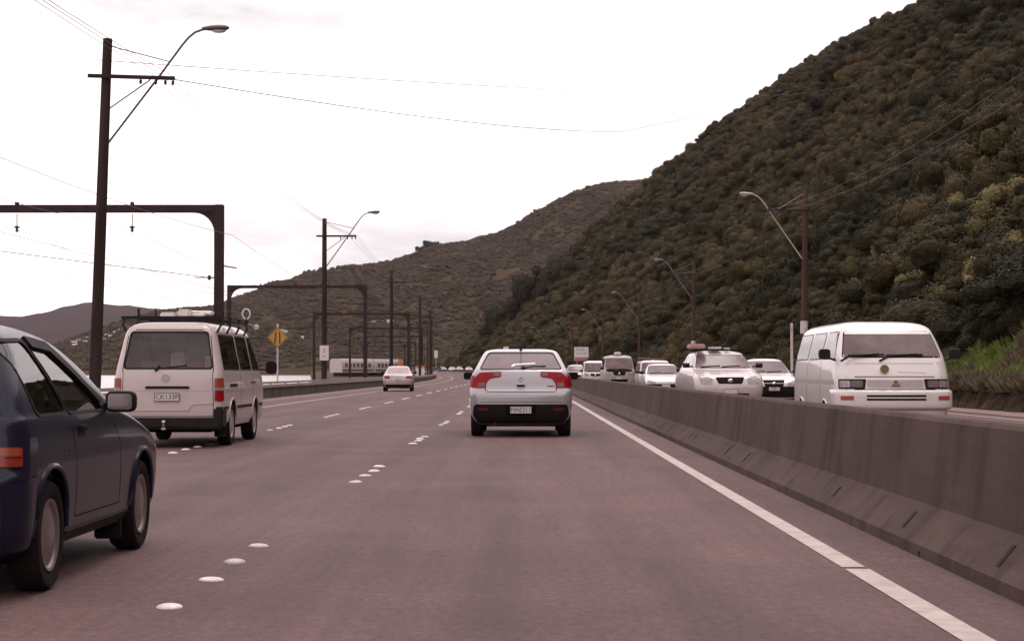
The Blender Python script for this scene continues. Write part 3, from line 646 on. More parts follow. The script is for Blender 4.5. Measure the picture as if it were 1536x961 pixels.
# ------------------------------------------------------------------ vehicles
def glass(name, base, ior=1.75, rough=.03, sp=.5):
    return mat(name, base, rough, var=.25, vscale=2.6, spec=sp, ior=ior)
G_dark = glass('dark window glass', (.045, .033, .034)); G_mid = glass('tinted window glass', (.15, .107, .108), 1.38, .2, .22); G_rear = glass('hazy rear window', (.30, .21, .215), 1.6, .1)
m_tyre = mat('tyre rubber', (.016, .011, .011), .9, bump=.3, bscale=60, spec=.12); m_hub = mat('grey wheel trim', (.24, .19, .185), .35, metal=.5); m_hubw = mat('pale wheel trim', (.40, .34, .33), .4, metal=.3)
m_arch = mat('wheel well', (.010, .007, .007), .95, spec=.05); m_trim = mat('black plastic trim', (.014, .010, .010), .6, spec=.18); m_gap = mat('panel shadow gap', (.010, .007, .007), .8, spec=.1)
m_redl = mat('red lamp lens', (.26, .004, .010), .35, coat=.0, var=.2, vscale=20, spec=.2); m_amb = mat('amber lamp lens', (.27, .05, .020), .3, coat=.1); m_clear = mat('clear lamp lens', (.27, .22, .22), .2, coat=.5, var=.35, vscale=22); m_chrome = mat('chrome', (.6, .55, .55), .15, metal=.9)
m_darkred = mat('dark red lamp lens', (.14, .010, .016), .18, coat=.6)
m_tail = mat('orange red tail lens', (.22, .020, .010), .3, coat=.1, var=.15, vscale=15)
m_plate = mat('plate face', (.58, .50, .49), .4)
def loft(keys, nst=4):
    # keys: z, yfront, yrear, halfwidth, rf, rr, bow ; contour slices lofted upward
    def cr_(p0, p1, p2, p3, t): 
        m1 = (p2 - p0) * .5; m2 = (p3 - p1) * .5; d = p2 - p1
        if m1 * d <= 0: m1 = 0
        if m2 * d <= 0: m2 = 0
        if d: 
            m1 = math.copysign(min(abs(m1), 2.5 * abs(d)), d) if m1 else 0; m2 = math.copysign(min(abs(m2), 2.5 * abs(d)), d) if m2 else 0
        return (2 * t ** 3 - 3 * t * t + 1) * p1 + (t ** 3 - 2 * t * t + t) * m1 + (-2 * t ** 3 + 3 * t * t) * p2 + (t ** 3 - t * t) * m2
    sl = []
    for i in range(len(keys) - 1):
        for k in range(nst):
            t = k / nst; sl.append([cr_(keys[max(i - 1, 0)][j], keys[i][j], keys[i + 1][j], keys[min(i + 2, len(keys) - 1)][j], t) for j in range(7)])
    sl.append(list(keys[-1]))
    bm = bmesh.new(); rings = []
    for z, yf, yr, w, rf, rr, bow in sl:
        h = []; rf = min(rf, w * .9, (yf - yr) * .45); rr = min(rr, w * .9, (yf - yr) * .45)
        bf = bow; br = bow * .6
        for k in range(6): x = (w - rf) * k / 6; h.append((x, yf - bf * (x / w) ** 2))
        y0 = yf - bf * ((w - rf) / w) ** 2; 
        for k in range(8): a = R(90 * k / 7); h.append((w - rf + rf * math.sin(a), y0 - rf * (1 - math.cos(a))))
        ya = y0 - rf; y1 = yr + br * ((w - rr) / w) ** 2; yb = y1 + rr
        for k in range(1, 14): t = k / 14; h.append((w * (1 + .012 * math.sin(math.pi * t)), ya + (yb - ya) * t))
        for k in range(8): a = R(90 * k / 7); h.append((w - rr + rr * math.cos(a), yb - rr * math.sin(a)))
        for k in range(1, 7): x = (w - rr) * (1 - k / 6); h.append((x, yr + br * (x / w) ** 2))
        full = [(x, y, z) for x, y in h] + [(-x, y, z) for x, y in h[-2:0:-1]]
        rings.append([bm.verts.new(p) for p in full])
    n = len(rings[0])
    for a, b in zip(rings, rings[1:]):
        for k in range(n): bm.faces.new((a[k], a[(k + 1) % n], b[(k + 1) % n], b[k]))
    bm.faces.new(rings[0][::-1]); bm.faces.new(rings[-1]); bmesh.ops.recalc_face_normals(bm, faces=bm.faces[:])
    bmesh.ops.triangulate(bm, faces=[f for f in bm.faces if len(f.verts) > 4])
    return bm
m_cab = mat('dark cabin trim', (.035, .027, .027), .85)
def body(keys, name, m, parent, arches, arch_r, half_in=.34, nst=4, cabin=None, cuts=()):
    bm = loft(keys, nst)
    bvh = BVHTree.FromBMesh(bm); me = bpy.data.meshes.new(name); bm.to_mesh(me); bm.free(); me.materials.append(m); me.materials.append(m_arch)
    o = link(name, me, None)
    wmax = max(k[3] for k in keys)
    if arches:
        c = MB()
        for y, z in arches:
            for s in (-1, 1):
                c.lathe([(s * (wmax - half_in), arch_r), (s * (wmax + .3), arch_r)], 40, Matrix.Translation((0, y, z)))
        bmesh.ops.recalc_face_normals(c.bm, faces=c.bm.faces[:]); cm = bpy.data.meshes.new('cut'); c.bm.to_mesh(cm); c.bm.free(); cm.materials.append(m); cm.materials.append(m_arch)
        for p in cm.polygons: p.material_index = 1
        co = bpy.data.objects.new('cut', cm); COL.objects.link(co)
        md = o.modifiers.new('b', 'BOOLEAN'); md.operation = 'DIFFERENCE'; md.object = co; md.solver = 'EXACT'
        dg = bpy.context.evaluated_depsgraph_get(); dg.update(); new = bpy.data.meshes.new_from_object(o.evaluated_get(dg)); o.modifiers.clear(); o.data = new; bpy.data.objects.remove(co)
    if cabin:
        zlo, yc = cabin; top = keys[-1][0] - .045; ik = []
        for z in [zlo] + [k[0] for k in keys if zlo + .03 < k[0] < top - .03] + [top]:
            i = max(q for q in range(len(keys) - 1) if keys[q][0] <= z); a, c = keys[i], keys[i + 1]; t = (z - a[0]) / (c[0] - a[0]); v = [a[j] + (c[j] - a[j]) * t for j in range(7)]
            ik.append((z, min(v[1] - .06, yc), v[2] + .07, v[3] - .055, .12, .12, .04))
        tools = []
        ib = loft(ik, 2); im = bpy.data.meshes.new('cab'); ib.to_mesh(im); ib.free(); tools.append(im)
        for ax, poly, a0, a1 in cuts:
            c = MB(); c.prism(rp(poly, .05), a0, a1, ax); bmesh.ops.recalc_face_normals(c.bm, faces=c.bm.faces[:]); cm = bpy.data.meshes.new('c'); c.bm.to_mesh(cm); c.bm.free(); tools.append(cm)
        if len(o.data.materials) < 3: o.data.materials.append(m_cab)
        for cm in tools:
            for q in (m, m_arch, m_cab): cm.materials.append(q)
            for p in cm.polygons: p.material_index = 2
            co = bpy.data.objects.new('cut', cm); COL.objects.link(co); md = o.modifiers.new('b', 'BOOLEAN'); md.operation = 'DIFFERENCE'; md.object = co; md.solver = 'EXACT'
            dg = bpy.context.evaluated_depsgraph_get(); dg.update(); new = bpy.data.meshes.new_from_object(o.evaluated_get(dg)); o.modifiers.clear(); o.data = new; bpy.data.objects.remove(co)
    bm = bmesh.new(); bm.from_mesh(o.data); sharpen(bm, 32); bm.to_mesh(o.data); bm.free()
    o.parent = parent; return o, bvh
def clear_glass(name, tint, ior=1.5, rough=.02, sheen=0.):
    m = bpy.data.materials.new(name); m.use_nodes = True; t = m.node_tree; N = t.nodes; N.remove(N['Principled BSDF']); k = t.links.new
    a = N.new('ShaderNodeBsdfTransparent'); a.inputs[0].default_value = (*tint, 1); g = N.new('ShaderNodeBsdfGlossy'); g.inputs['Roughness'].default_value = rough; f = N.new('ShaderNodeFresnel'); f.inputs[0].default_value = ior
    x = N.new('ShaderNodeMixShader'); k(f.outputs[0], x.inputs[0]); k(a.outputs[0], x.inputs[1]); k(g.outputs[0], x.inputs[2]); o_ = x.outputs[0]
    if sheen:  # diffuse film paints window light onto the pane
        d = N.new('ShaderNodeBsdfDiffuse'); d.inputs[0].default_value = (.36, .27, .28, 1); nn = N.new('ShaderNodeTexNoise'); nn.inputs['Scale'].default_value = 3.; tcx = N.new('ShaderNodeTexCoord'); k(tcx.outputs['Object'], nn.inputs['Vector']); mr = N.new('ShaderNodeMapRange'); mr.inputs['To Min'].default_value = sheen * .5; mr.inputs['To Max'].default_value = sheen * 1.5; k(nn.outputs['Fac'], mr.inputs[0])
        y = N.new('ShaderNodeMixShader'); k(mr.outputs[0], y.inputs[0]); k(o_, y.inputs[1]); k(d.outputs[0], y.inputs[2]); o_ = y.outputs[0]
    k(o_, N['Material Output'].inputs[0]); return m
G_clear = clear_glass('clear car glass', (.80, .76, .76), 1.75); G_tint = clear_glass('tinted car glass', (.60, .54, .55)); G_rearc = clear_glass('painted sheen rear glass', (.62, .55, .56), 1.6, .12, .42); G_van = clear_glass('painted sheen van glass', (.70, .62, .62), 1.5, .05, .14)  # rear and van panes carry a painted pale sheen
m_seat = mat('seat cloth', (.055, .044, .046), .9)
def seats(e, rows, z0, h, head=True):
    for x, y in rows:
        b = MB(); b.box(x - .23, x + .23, y, y + .12, z0, z0 + h, bev=.045); b.box(x - .24, x + .24, y + .05, y + .55, z0 - .08, z0 + .06, bev=.04); o = b.build('seat', m_seat, e)
        if head: b = MB(); b.box(x - .13, x + .13, y - .02, y + .07, z0 + h + .03, z0 + h + .20, bev=.035); b.tube([(x - .05, y + .03, z0 + h - .02), (x - .05, y + .03, z0 + h + .06)], .008, 5); b.build('headrest', m_seat, o)
def steering(e, x, y, z):
    b = MB(); pts = [(x + .18 * math.cos(a), y - .07 * math.sin(a), z + .165 * math.sin(a)) for a in [2 * math.pi * k / 20 for k in range(21)]]; b.tube(pts, .014, 6); b.tube([(x - .17, y, z), (x + .17, y, z)], .014, 5); b.tube([(x, y, z), (x, y + .3, z - .12)], .025, 6); b.build('steering_wheel', m_trim, e)
def rp(pts, r, n=4):          # round polygon corners
    out = []; N_ = len(pts)
    for i in range(N_):
        p0, p1, p2 = Vector(pts[i - 1]), Vector(pts[i]), Vector(pts[(i + 1) % N_]); a = (p0 - p1); b = (p2 - p1); q = min(r, a.length * .45, b.length * .45)
        a = p1 + a.normalized() * q; b = p1 + b.normalized() * q
        for k in range(n + 1): t = k / n; out.append(tuple((1 - t) ** 2 * a + 2 * t * (1 - t) * p1 + t * t * b))
    return out
AX = {'r': lambda a, b: ((a, -3, b), (0, 1, 0)), 'f': lambda a, b: ((a, 9, b), (0, -1, 0)), 's+': lambda a, b: ((4, a, b), (-1, 0, 0)), 's-': lambda a, b: ((-4, a, b), (1, 0, 0)), 't': lambda a, b: ((a, b, 4), (0, 0, -1))}
def patch(bvh, name, ax, poly, m, parent, off=.004, cell=.07, depth=.012, rnd=.02, label=None, far=.9):
    if rnd: poly = rp(poly, rnd)
    bm = bmesh.new(); f = bm.faces.new([bm.verts.new((x, y, 0)) for x, y in poly])
    xs = [p[0] for p in poly]; ys = [p[1] for p in poly]
    for i, (lo, hi) in enumerate(((min(xs), max(xs)), (min(ys), max(ys)))):
        n = int((hi - lo) / cell)
        for k in range(1, n + 1):
            c = lo + (hi - lo) * k / (n + 1); no = (1, 0, 0) if i == 0 else (0, 1, 0)
            bmesh.ops.bisect_plane(bm, geom=bm.verts[:] + bm.edges[:] + bm.faces[:], plane_co=(c if i == 0 else 0, c if i == 1 else 0, 0), plane_no=no)
    ok = 0; nor = {}; bad = []
    for v in bm.verts:
        o, d = AX[ax](v.co.x, v.co.y); hit, n, _, _ = bvh.ray_cast(Vector(o), Vector(d))
        if hit is None: bad.append(v); continue
        n = n.normalized(); nor[v] = (hit, n)
    if bad: bmesh.ops.delete(bm, geom=bad, context='VERTS')
    for v, (h, n) in nor.items():
        if v.is_valid: v.co = h + n * off
    be = [e for e in bm.edges if e.is_boundary]; nv = {}
    for e in be:
        for v in e.verts:
            if v not in nv: h, n = nor[v]; nv[v] = bm.verts.new(h - n * depth)
    for e in be: bm.faces.new((e.verts[0], e.verts[1], nv[e.verts[1]], nv[e.verts[0]]))
    bmesh.ops.recalc_face_normals(bm, faces=bm.faces[:])
    d = Vector(AX[ax](0, 0)[1])
    top = [q for q in bm.faces if all(v not in nv.values() for v in q.verts)]
    if top and sum(q.normal.dot(d) * q.calc_area() for q in top) > 0: bmesh.ops.reverse_faces(bm, faces=bm.faces[:])
    sharpen(bm, 50); me = bpy.data.meshes.new(name); bm.to_mesh(me); bm.free(); o = link(name, me, m, parent)
    if label: o['label'] = label
    return o
def ring(bvh, name, ax, poly, m, parent, off, w):
    n = len(poly); P0 = rp(poly, .05); P1 = rp(grow(poly, w), .06); bm = bmesh.new(); rows = []
    for pl in (P0, P1):
        # resample each edge so the seal hugs the skin
        out = []
        for i in range(len(pl)):
            a = Vector(pl[i]); c = Vector(pl[(i + 1) % len(pl)]); k = 6 if (i % 5) == 4 else 1
            for j in range(k): out.append(a.lerp(c, j / k))
        row = []
        for p in out:
            o, d = AX[ax](p.x, p.y); h, nn, _, _ = bvh.ray_cast(Vector(o), Vector(d)); row.append((h, nn) if h else None)
        rows.append(row)
    if any(r_ is None for row in rows for r_ in row): bm.free(); return
    A = [bm.verts.new(h + nn * off) for h, nn in rows[0]]; B = [bm.verts.new(h + nn * off) for h, nn in rows[1]]; C = [bm.verts.new(h - nn * .006) for h, nn in rows[1]]; D = [bm.verts.new(h - nn * .012) for h, nn in rows[0]]; N_ = len(A)
    for k in range(N_):
        j = (k + 1) % N_
        for u, v in ((A, B), (B, C), (D, A)): bm.faces.new((u[k], u[j], v[j], v[k]))
    bmesh.ops.recalc_face_normals(bm, faces=bm.faces[:]); sharpen(bm, 50); me = bpy.data.meshes.new(name); bm.to_mesh(me); bm.free(); return link(name, me, m, parent)
def grow(poly, d):
    c = Vector((sum(p[0] for p in poly) / len(poly), sum(p[1] for p in poly) / len(poly))); w = max(p[0] for p in poly) - min(p[0] for p in poly); h = max(p[1] for p in poly) - min(p[1] for p in poly)
    return [(c.x + (p[0] - c.x) * (1 + 2 * d / w), c.y + (p[1] - c.y) * (1 + 2 * d / h)) for p in poly]
def quad(a0, a1, b0, b1): return [(a0, b0), (a1, b0), (a1, b1), (a0, b1)]
def trap(w0, z0, w1, z1): return [(-w0, z0), (w0, z0), (w1, z1), (-w1, z1)]
def mir(poly): return [(-x, y) for x, y in poly][::-1]
def wheels(parent, ys, x, r, wd, hub=None, style=0):
    for y in ys:
        for s in (-1, 1):
            e = empty('wheel', (s * x, y, r)); e.parent = parent; e.rotation_euler = (0, 0, 0 if s > 0 else math.pi)
            b = MB(); b.lathe([(-wd, r * .55), (-wd, r * .93), (-wd * .85, r), (-wd * .15, r), (0, r * .94), (.004, r * .8), (-.01, r * .68), (-.05, r * .66)], 36); b.build('tyre', m_tyre, e)
            b = MB(); b.lathe([(-.06, r * .2), (-.02, r * .66), (-.004, r * .655), (-.008, r * .60), (-.022, r * .56), (-.012, r * .36), (-.004, r * .30), (.002, r * .14), (.002, .005)], 36); b.build('rim', hub or m_hub, e)
            if style:
                for k in range(8):
                    a = k * math.pi / 4; c = MB(); c.box(-.014, -.003, -.012, .012, r * .36, r * .55, bev=.003, M=Matrix.Rotation(a, 4, 'X')); c.build('vent_slot', m_gap, e)
m_mir = mat('mirror glass', (.34, .28, .285), .12, metal=.85, var=.1)
def rbox(b, w, h):
    rings = []
    for yy_, f in ((-.045, .78), (-.045, .92), (-.03, 1.), (.02, .97), (.06, .8), (.085, .45)):
        rings.append([b.bm.verts.new((px * .5 * f, yy_, pz * .5 * f)) for px, pz in rp([(-w, -h), (w, -h), (w, h), (-w, h)], h * .7, 5)])
    n = len(rings[0])
    for a, c in zip(rings, rings[1:]):
        for k in range(n): b.bm.faces.new((a[k], a[(k + 1) % n], c[(k + 1) % n], c[k]))
    b.bm.faces.new(rings[0][::-1]); b.bm.faces.new(rings[-1])
def mirror(parent, x, y, z, w, h, facing, m, ang=0, gl=None):
    # door mirror: housing, stalk and glass. facing -1 means the glass looks back to local -y
    for s in (-1, 1):
        b = MB(); rbox(b, w, h); b.bm.transform(Matrix.Translation((s * x, y, z))); b.box(*sorted((s * (x - w * .5 - .09), s * (x - w * .4))), y + .02, y + .07, z - h * .4, z - h * .1); o = b.build('mirror', m, parent)
        b = MB(); b.prism([(s * x + px * .40, z + pz * .37) for px, pz in rp([(-w, -h), (w, -h), (w, h), (-w, h)], h * .55, 5)], y - .052, y - .045)
        if facing < 0: b.build('mirror_glass', gl or m_mir, o)
        else: b.bm.free()
def arch_lip(bvh, parent, y0, z0, r, m, s, a0=-10, a1=190, rad=.014):
    pts = []
    for k in range(25):
        a = R(a0 + (a1 - a0) * k / 24); y = y0 + r * math.cos(a); z = z0 + r * math.sin(a); h, n, _, _ = bvh.ray_cast(Vector((4 * s, y, max(z, .24))), Vector((-s, 0, 0)))
        if h: pts.append((h.x, y, z))
    if len(pts) > 4: b = MB(); b.tube(pts, rad, 6); b.build('arch_lip', m, parent)
def plate(parent, y, z, s, facing=-1, w=.36, h=.125, x=0):
    e = MB(); e.box(x - w / 2, x + w / 2, y - .006, y + .006, z - h / 2, z + h / 2, bev=.003); o = e.build('number_plate', m_plate, parent)
    M = Matrix.Translation((x, y + facing * .008, z)) @ (Matrix.Rotation(R(90), 4, 'X') if facing < 0 else Matrix.Rotation(R(180), 4, 'Z') @ Matrix.Rotation(R(90), 4, 'X'))
    text('lettering', s, h * .82, M, m_black, o, .001)
    b = MB()
    for a in ((-w / 2, w / 2, h / 2 - .008, h / 2), (-w / 2, w / 2, -h / 2, -h / 2 + .008), (-w / 2, -w / 2 + .008, -h / 2 + .009, h / 2 - .009), (w / 2 - .008, w / 2, -h / 2 + .009, h / 2 - .009)): b.box(x + a[0], x + a[1], y + facing * .0065 - .001, y + facing * .0065 + .001, z + a[2], z + a[3])
    b.build('plate_border', m_black, o); return o
def gapline(bvh, ax, pts, parent, w=.007, m=None, off=.0015, name='panel_gap'):
    # narrow recessed-looking shut line following the skin
    for a, b_ in zip(pts, pts[1:]):
        a, b_ = Vector(a), Vector(b_); d = (b_ - a).normalized() * w / 2; n = Vector((-d.y, d.x)); a = a - d; b_ = b_ + d
        patch(bvh, name, ax, [tuple(a - n), tuple(b_ - n), tuple(b_ + n), tuple(a + n)], m or m_gap, parent, off, .12, .004, 0)

m_blue = mat('dark blue car paint', (.011, .0105, .026), .3, coat=.25, var=.05, spec=.25, ior=1.4); m_silver = mat('silver car paint', (.36, .33, .35), .32, metal=.35, coat=.7, var=.02)
m_vanw = mat('white van paint', (.52, .425, .41), .35, coat=.5, var=.05, vscale=1.5); m_w2 = mat('bright white car paint', (.66, .59, .58), .3, coat=.6, var=.03); m_gold = mat('beige car paint', (.38, .31, .295), .3, metal=.2, coat=.6)

# --- dark blue hatchback
def blue_hatch():
    e = empty('hatchback_car', (-3.215, 8.93, 0), 0, 'dark blue three door hatchback cut off by the left edge of the picture', 'car')
    K = [(.20, 3.62, .14, .72, .3, .22, .12), (.27, 3.70, .03, .775, .3, .2, .14), (.42, 3.74, 0, .795, .32, .18, .15), (.58, 3.73, 0, .803, .32, .17, .15), (.64, 3.69, .035, .803, .32, .16, .15), (.72, 3.55, .05, .798, .32, .15, .15), (.80, 3.22, .065, .79, .32, .15, .15), (.87, 2.85, .08, .775, .3, .15, .14), (.91, 2.58, .11, .760, .28, .15, .12), (1.02, 2.30, .16, .722, .24, .15, .11), (1.14, 2.01, .235, .670, .2, .15, .11), (1.24, 1.74, .305, .616, .2, .15, .10), (1.30, 1.50, .355, .575, .2, .15, .08), (1.345, 1.22, .43, .515, .2, .2, .06), (1.37, 1.05, .52, .44, .2, .2, .05), (1.385, .95, .65, .36, .1, .1, .03)]
    q = [(.37, 1.265), (.80, 1.275), (1.055, .905), (.49, .905)]; d = [(.85, 1.275), (1.25, 1.255), (1.96, .905), (1.11, .905)]
    o, V = body(K, 'body', m_blue, e, [(.66, .30), (2.93, .30)], .335, cabin=(.56, 2.35), cuts=[('x', q, -2, 2), ('x', d, -2, 2), ('y', trap(.58, .94, .48, 1.26), -1, .75), ('y', trap(.61, .95, .49, 1.27), 1.25, 5)])
    seats(e, [(-.36, 1.25), (.36, 1.25)], .55, .52); seats(e, [(-.3, .55), (.3, .55)], .50, .42); steering(e, .36, 1.98, .86)
    b = MB(); b.box(-.66, .66, 2.1, 2.36, .62, .90, bev=.05); b.build('dashboard', m_cab, e)
    for ax in ('s+', 's-'):
        ring(V, 'window_seal', ax, q, m_trim, e, .004, .018); ring(V, 'window_seal', ax, d, m_trim, e, .004, .018)
        patch(V, 'side_window', ax, q, G_clear, e, -.004, rnd=.04, depth=.002); patch(V, 'side_window', ax, d, G_clear, e, -.004, rnd=.03, depth=.002)
        patch(V, 'wind_deflector', ax, [(.86, 1.300), (1.26, 1.275), (1.95, .95), (1.90, .935), (1.22, 1.225), (.90, 1.245)], m_trim, e, .014, rnd=.01)
        gapline(V, ax, [(1.10, .885), (1.16, .62), (1.17, .34)], e); gapline(V, ax, [(2.07, .885), (2.25, .70), (2.27, .34)], e); gapline(V, ax, [(1.17, .34), (2.27, .34)], e)
        gapline(V, ax, [(.16, .60), (.36, .60)], e); gapline(V, ax, [(1.0, .70), (2.5, .70)], e, .010, m_blue, .005, 'crease')
        patch(V, 'sill_trim', ax, quad(1.02, 2.58, .215, .275), m_trim, e, .010, rnd=.01)
        s = 1 if ax == 's+' else -1
        patch(V, 'side_marker', ax, quad(3.32, 3.42, .60, .64), m_amb, e, .005, rnd=.01)
        patch(V, 'door_handle_recess', ax, quad(1.22, 1.38, .765, .835), m_trim, e, .003, rnd=.03); b = MB(); b.box(*sorted((s * .79, s * .825)), 1.23, 1.37, .80, .828, bev=.008); b.build('door_handle', m_trim, e)
        arch_lip(V, e, .66, .30, .338, m_blue, s, 0, 180, .016); arch_lip(V, e, 2.93, .30, .338, m_blue, s, 0, 180, .016)
        patch(V, 'bumper_side', ax, [(.10, .25), (.30, .25), (.31, .50), (.31, .575), (.06, .575)], m_blue, e, .012, rnd=.03)
        b = MB(); b.box(*sorted((s * .60, s * .76)), 2.48, 2.53, .10, .26, bev=.01); b.build('mud_flap', m_trim, e)
    patch(V, 'rear_window', 'r', trap(.58, .935, .48, 1.265), G_tint, e, -.003, rnd=.06, depth=.002); ring(V, 'window_seal', 'r', trap(.58, .935, .48, 1.265), m_trim, e, .004, .025)
    for s in (1, -1):
        pl = [(.47, .655), (.775, .655), (.77, .75), (.50, .75)]; patch(V, 'tail_light', 'r', pl if s > 0 else mir(pl), m_tail, e, .012, rnd=.015, cell=.04)
        
        pl = [(.48, .55), (.74, .55), (.74, .60), (.48, .60)]
    for s in (1, -1):
        pl = quad(.50, .77, .698, .704); patch(V, 'lens_rib', 'r', pl if s > 0 else mir(pl), m_darkred, e, .014, rnd=0, cell=.04, depth=.003)
        pl = quad(.50, .60, .660, .694); patch(V, 'reverse_lens', 'r', pl if s > 0 else mir(pl), m_clear, e, .014, rnd=.006, cell=.04, depth=.003)
        pl = quad(.64, .765, .708, .745); patch(V, 'indicator_lens', 'r', pl if s > 0 else mir(pl), m_amb, e, .014, rnd=.006, cell=.04, depth=.003)
    patch(V, 'bumper', 'r', trap(.70, .24, .70, .59), m_blue, e, .02, rnd=.04); gapline(V, 'r', [(-.6, .62), (.6, .62)], e)
    patch(V, 'windscreen', 'f', trap(.615, .945, .495, 1.275), G_clear, e, -.003, rnd=.05, depth=.002); ring(V, 'window_seal', 'f', trap(.615, .945, .495, 1.275), m_trim, e, .004, .02)
    for s in (1, -1):
        pl = [(.40, .60), (.70, .60), (.68, .70), (.40, .70)]; patch(V, 'headlight', 'f', pl if s > 0 else mir(pl), m_clear, e, .006)
    plate(e, -.03, .50, 'XT4182'); wheels(e, (.66, 2.93), .80, .283, .17, m_hub); mirror(e, .865, 2.02, .945, .178, .125, -1, m_trim)
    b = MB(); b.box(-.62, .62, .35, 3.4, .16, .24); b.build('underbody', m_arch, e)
    return e
blue_hatch()

# --- silver hatchback ahead
def silver_hatch():
    e = empty('silver_hatchback', (-.02, 31.9, 0), 0, 'silver hatchback straight ahead with large red L shaped tail lights', 'car')
    K = [(.21, 4.10, .20, .74, .35, .26, .16), (.30, 4.20, .08, .82, .35, .25, .18), (.42, 4.26, .03, .855, .35, .22, .2), (.54, 4.27, -.01, .872, .35, .20, .2), (.70, 4.24, -.01, .880, .35, .18, .2), (.78, 4.12, .015, .880, .35, .17, .2), (.84, 3.9, .06, .875, .33, .16, .2), (.98, 3.35, .085, .865, .33, .16, .2), (1.07, 3.05, .11, .838, .3, .16, .18), (1.14, 2.75, .16, .80, .28, .16, .16), (1.26, 2.45, .40, .742, .22, .16, .15), (1.38, 2.15, .70, .685, .2, .16, .14), (1.455, 1.90, .93, .640, .2, .18, .12), (1.495, 1.72, 1.10, .575, .2, .2, .08), (1.515, 1.55, 1.25, .44, .1, .1, .05)]
    wside = [(.80, 1.17), (2.5, 1.15), (1.95, 1.41), (1.12, 1.42)]
    o, V = body(K, 'body', m_silver, e, [(.74, .31), (3.35, .31)], .35, cabin=(.80, 2.75), cuts=[('x', wside, -2, 2), ('y', trap(.70, 1.165, .555, 1.44), -1, 1.25), ('y', trap(.70, 1.19, .57, 1.43), 1.75, 5)])
    ring(V, 'window_seal', 'r', trap(.70, 1.165, .555, 1.44), m_trim, e, .004, .02); patch(V, 'rear_window', 'r', trap(.715, 1.16, .56, 1.445), G_rearc, e, -.003, rnd=.05, depth=.002)
    seats(e, [(-.38, 1.75), (.38, 1.75)], .78, .42); seats(e, [(-.4, .98), (.4, .98)], .70, .36, False); steering(e, .38, 2.3, 1.02)
    b = MB(); b.box(-.68, .68, .30, .92, 1.09, 1.115, bev=.005); b.build('parcel_shelf', m_cab, e)
    L_ = [(.33, 1.115), (.70, 1.10), (.79, 1.02), (.825, .84), (.62, .835), (.575, .95), (.52, 1.0), (.34, 1.025)]
    for s in (1, -1):
        patch(V, 'tail_light', 'r', L_ if s > 0 else mir(L_), m_redl, e, .010, rnd=.03, cell=.03)
        pl = [(.34, 1.05), (.46, 1.035), (.46, 1.10), (.34, 1.11)]; patch(V, 'lamp_insert', 'r', pl if s > 0 else mir(pl), m_darkred, e, .013, rnd=.01)
        pl = [(.63, .85), (.745, .855), (.735, .93), (.60, .93)]; patch(V, 'lamp_insert', 'r', pl if s > 0 else mir(pl), m_darkred, e, .013, rnd=.01)
    for s, ax in ((1, 's+'), (-1, 's-')):
        patch(V, 'tail_light_side', ax, [(.16, .84), (.30, .86), (.36, 1.02), (.22, 1.06)], m_redl, e, .008)
        patch(V, 'side_window', ax, wside, G_clear, e, -.003, rnd=.04, depth=.002)
        arch_lip(V, e, .74, .31, .352, m_silver, s, 10, 170); arch_lip(V, e, 3.35, .31, .352, m_silver, s, 10, 170)
        gapline(V, ax, [(1.3, 1.1), (1.25, .4)], e)
    gapline(V, 'r', [(-.60, .99), (-.61, .80), (-.58, .775), (.58, .775), (.61, .80), (.60, .99)], e, .012)
    patch(V, 'boot_edge', 'r', quad(-.57, .57, .782, .800), m_w2, e, .006, rnd=.005); gapline(V, 'r', [(-.80, .60), (.80, .60)], e, .007)
    patch(V, 'lower_bumper', 'r', [(-.82, .38), (-.72, .235), (.72, .235), (.82, .38), (.79, .56), (-.79, .56)], m_trim, e, .014, rnd=.04)
    patch(V, 'plate_recess', 'r', trap(.25, .375, .27, .55), m_gap, e, .018, rnd=.02); plate(e, -.055, .465, 'MAE211', w=.37)
    for s in (1, -1):
        pl = quad(.55, .74, .46, .50); patch(V, 'reflector', 'r', pl if s > 0 else mir(pl), m_darkred, e, .018, rnd=.008)
    b = MB()
    for k in range(2):
        z = 1.045 - .052 * k
        b.prism([(-.052, z - .045), (0, z), (.052, z - .045), (.052, z - .068), (0, z - .022), (-.052, z - .068)], .055, .085)
    b.build('badge', m_chrome, e)
    b = MB(); b.box(-.085, .085, .05, .08, .895, .935, bev=.01); b.build('boot_handle', m_chrome, e); b = MB(); b.box(-.07, .07, .03, .06, .868, .893, bev=.006); b.build('handle_slot', m_gap, e)  # handle with a dark strip below it
    patch(V, 'model_badge', 'r', quad(.455, .57, .862, .876), m_trim, e, .006, rnd=.003)
    b = MB(); b.lathe([(0, .02), (.0, .055), (.05, .055), (.05, .02)], 12, Matrix.Translation((0.02, .23, 1.165))); b.tube([(.02, .23, 1.17), (.22, .30, 1.205), (.43, .31, 1.215)], [.022, .018, .008], 6); b.tube([(-.05, .37, 1.215), (.42, .37, 1.22)], .012, 5); b.build('wiper', m_trim, e)
    patch(V, 'painted_glare', 'r', [(-.17, 1.20), (-.13, 1.245), (.25, 1.265), (.25, 1.245), (-.10, 1.225), (-.13, 1.195)], m_w2, e, .008, rnd=.01)  # white arc on the rear glass, a painted glare
    b = MB(); b.tube([(0, 1.15, 1.50), (0, .95, 1.60)], [.014, .006], 6); b.box(-.03, .03, 1.08, 1.2, 1.485, 1.515, bev=.01); b.build('aerial', m_trim, e)
    gapline(V, 'r', [(0, 1.17), (0, 1.45)], e, .010, m_trim, .007, 'heater_line')
    for s in (-1, 1):
        b = MB(); b.tube([(s * .45, .03, .22), (s * .45, -.02, .22)], .03, 10); 
        if s < 0: b.build('exhaust', m_rust, e)
        else: b.bm.free()
    wheels(e, (.74, 3.35), .862, .312, .215); mirror(e, .955, 2.45, 1.04, .20, .135, -1, m_trim, gl=m_gap)
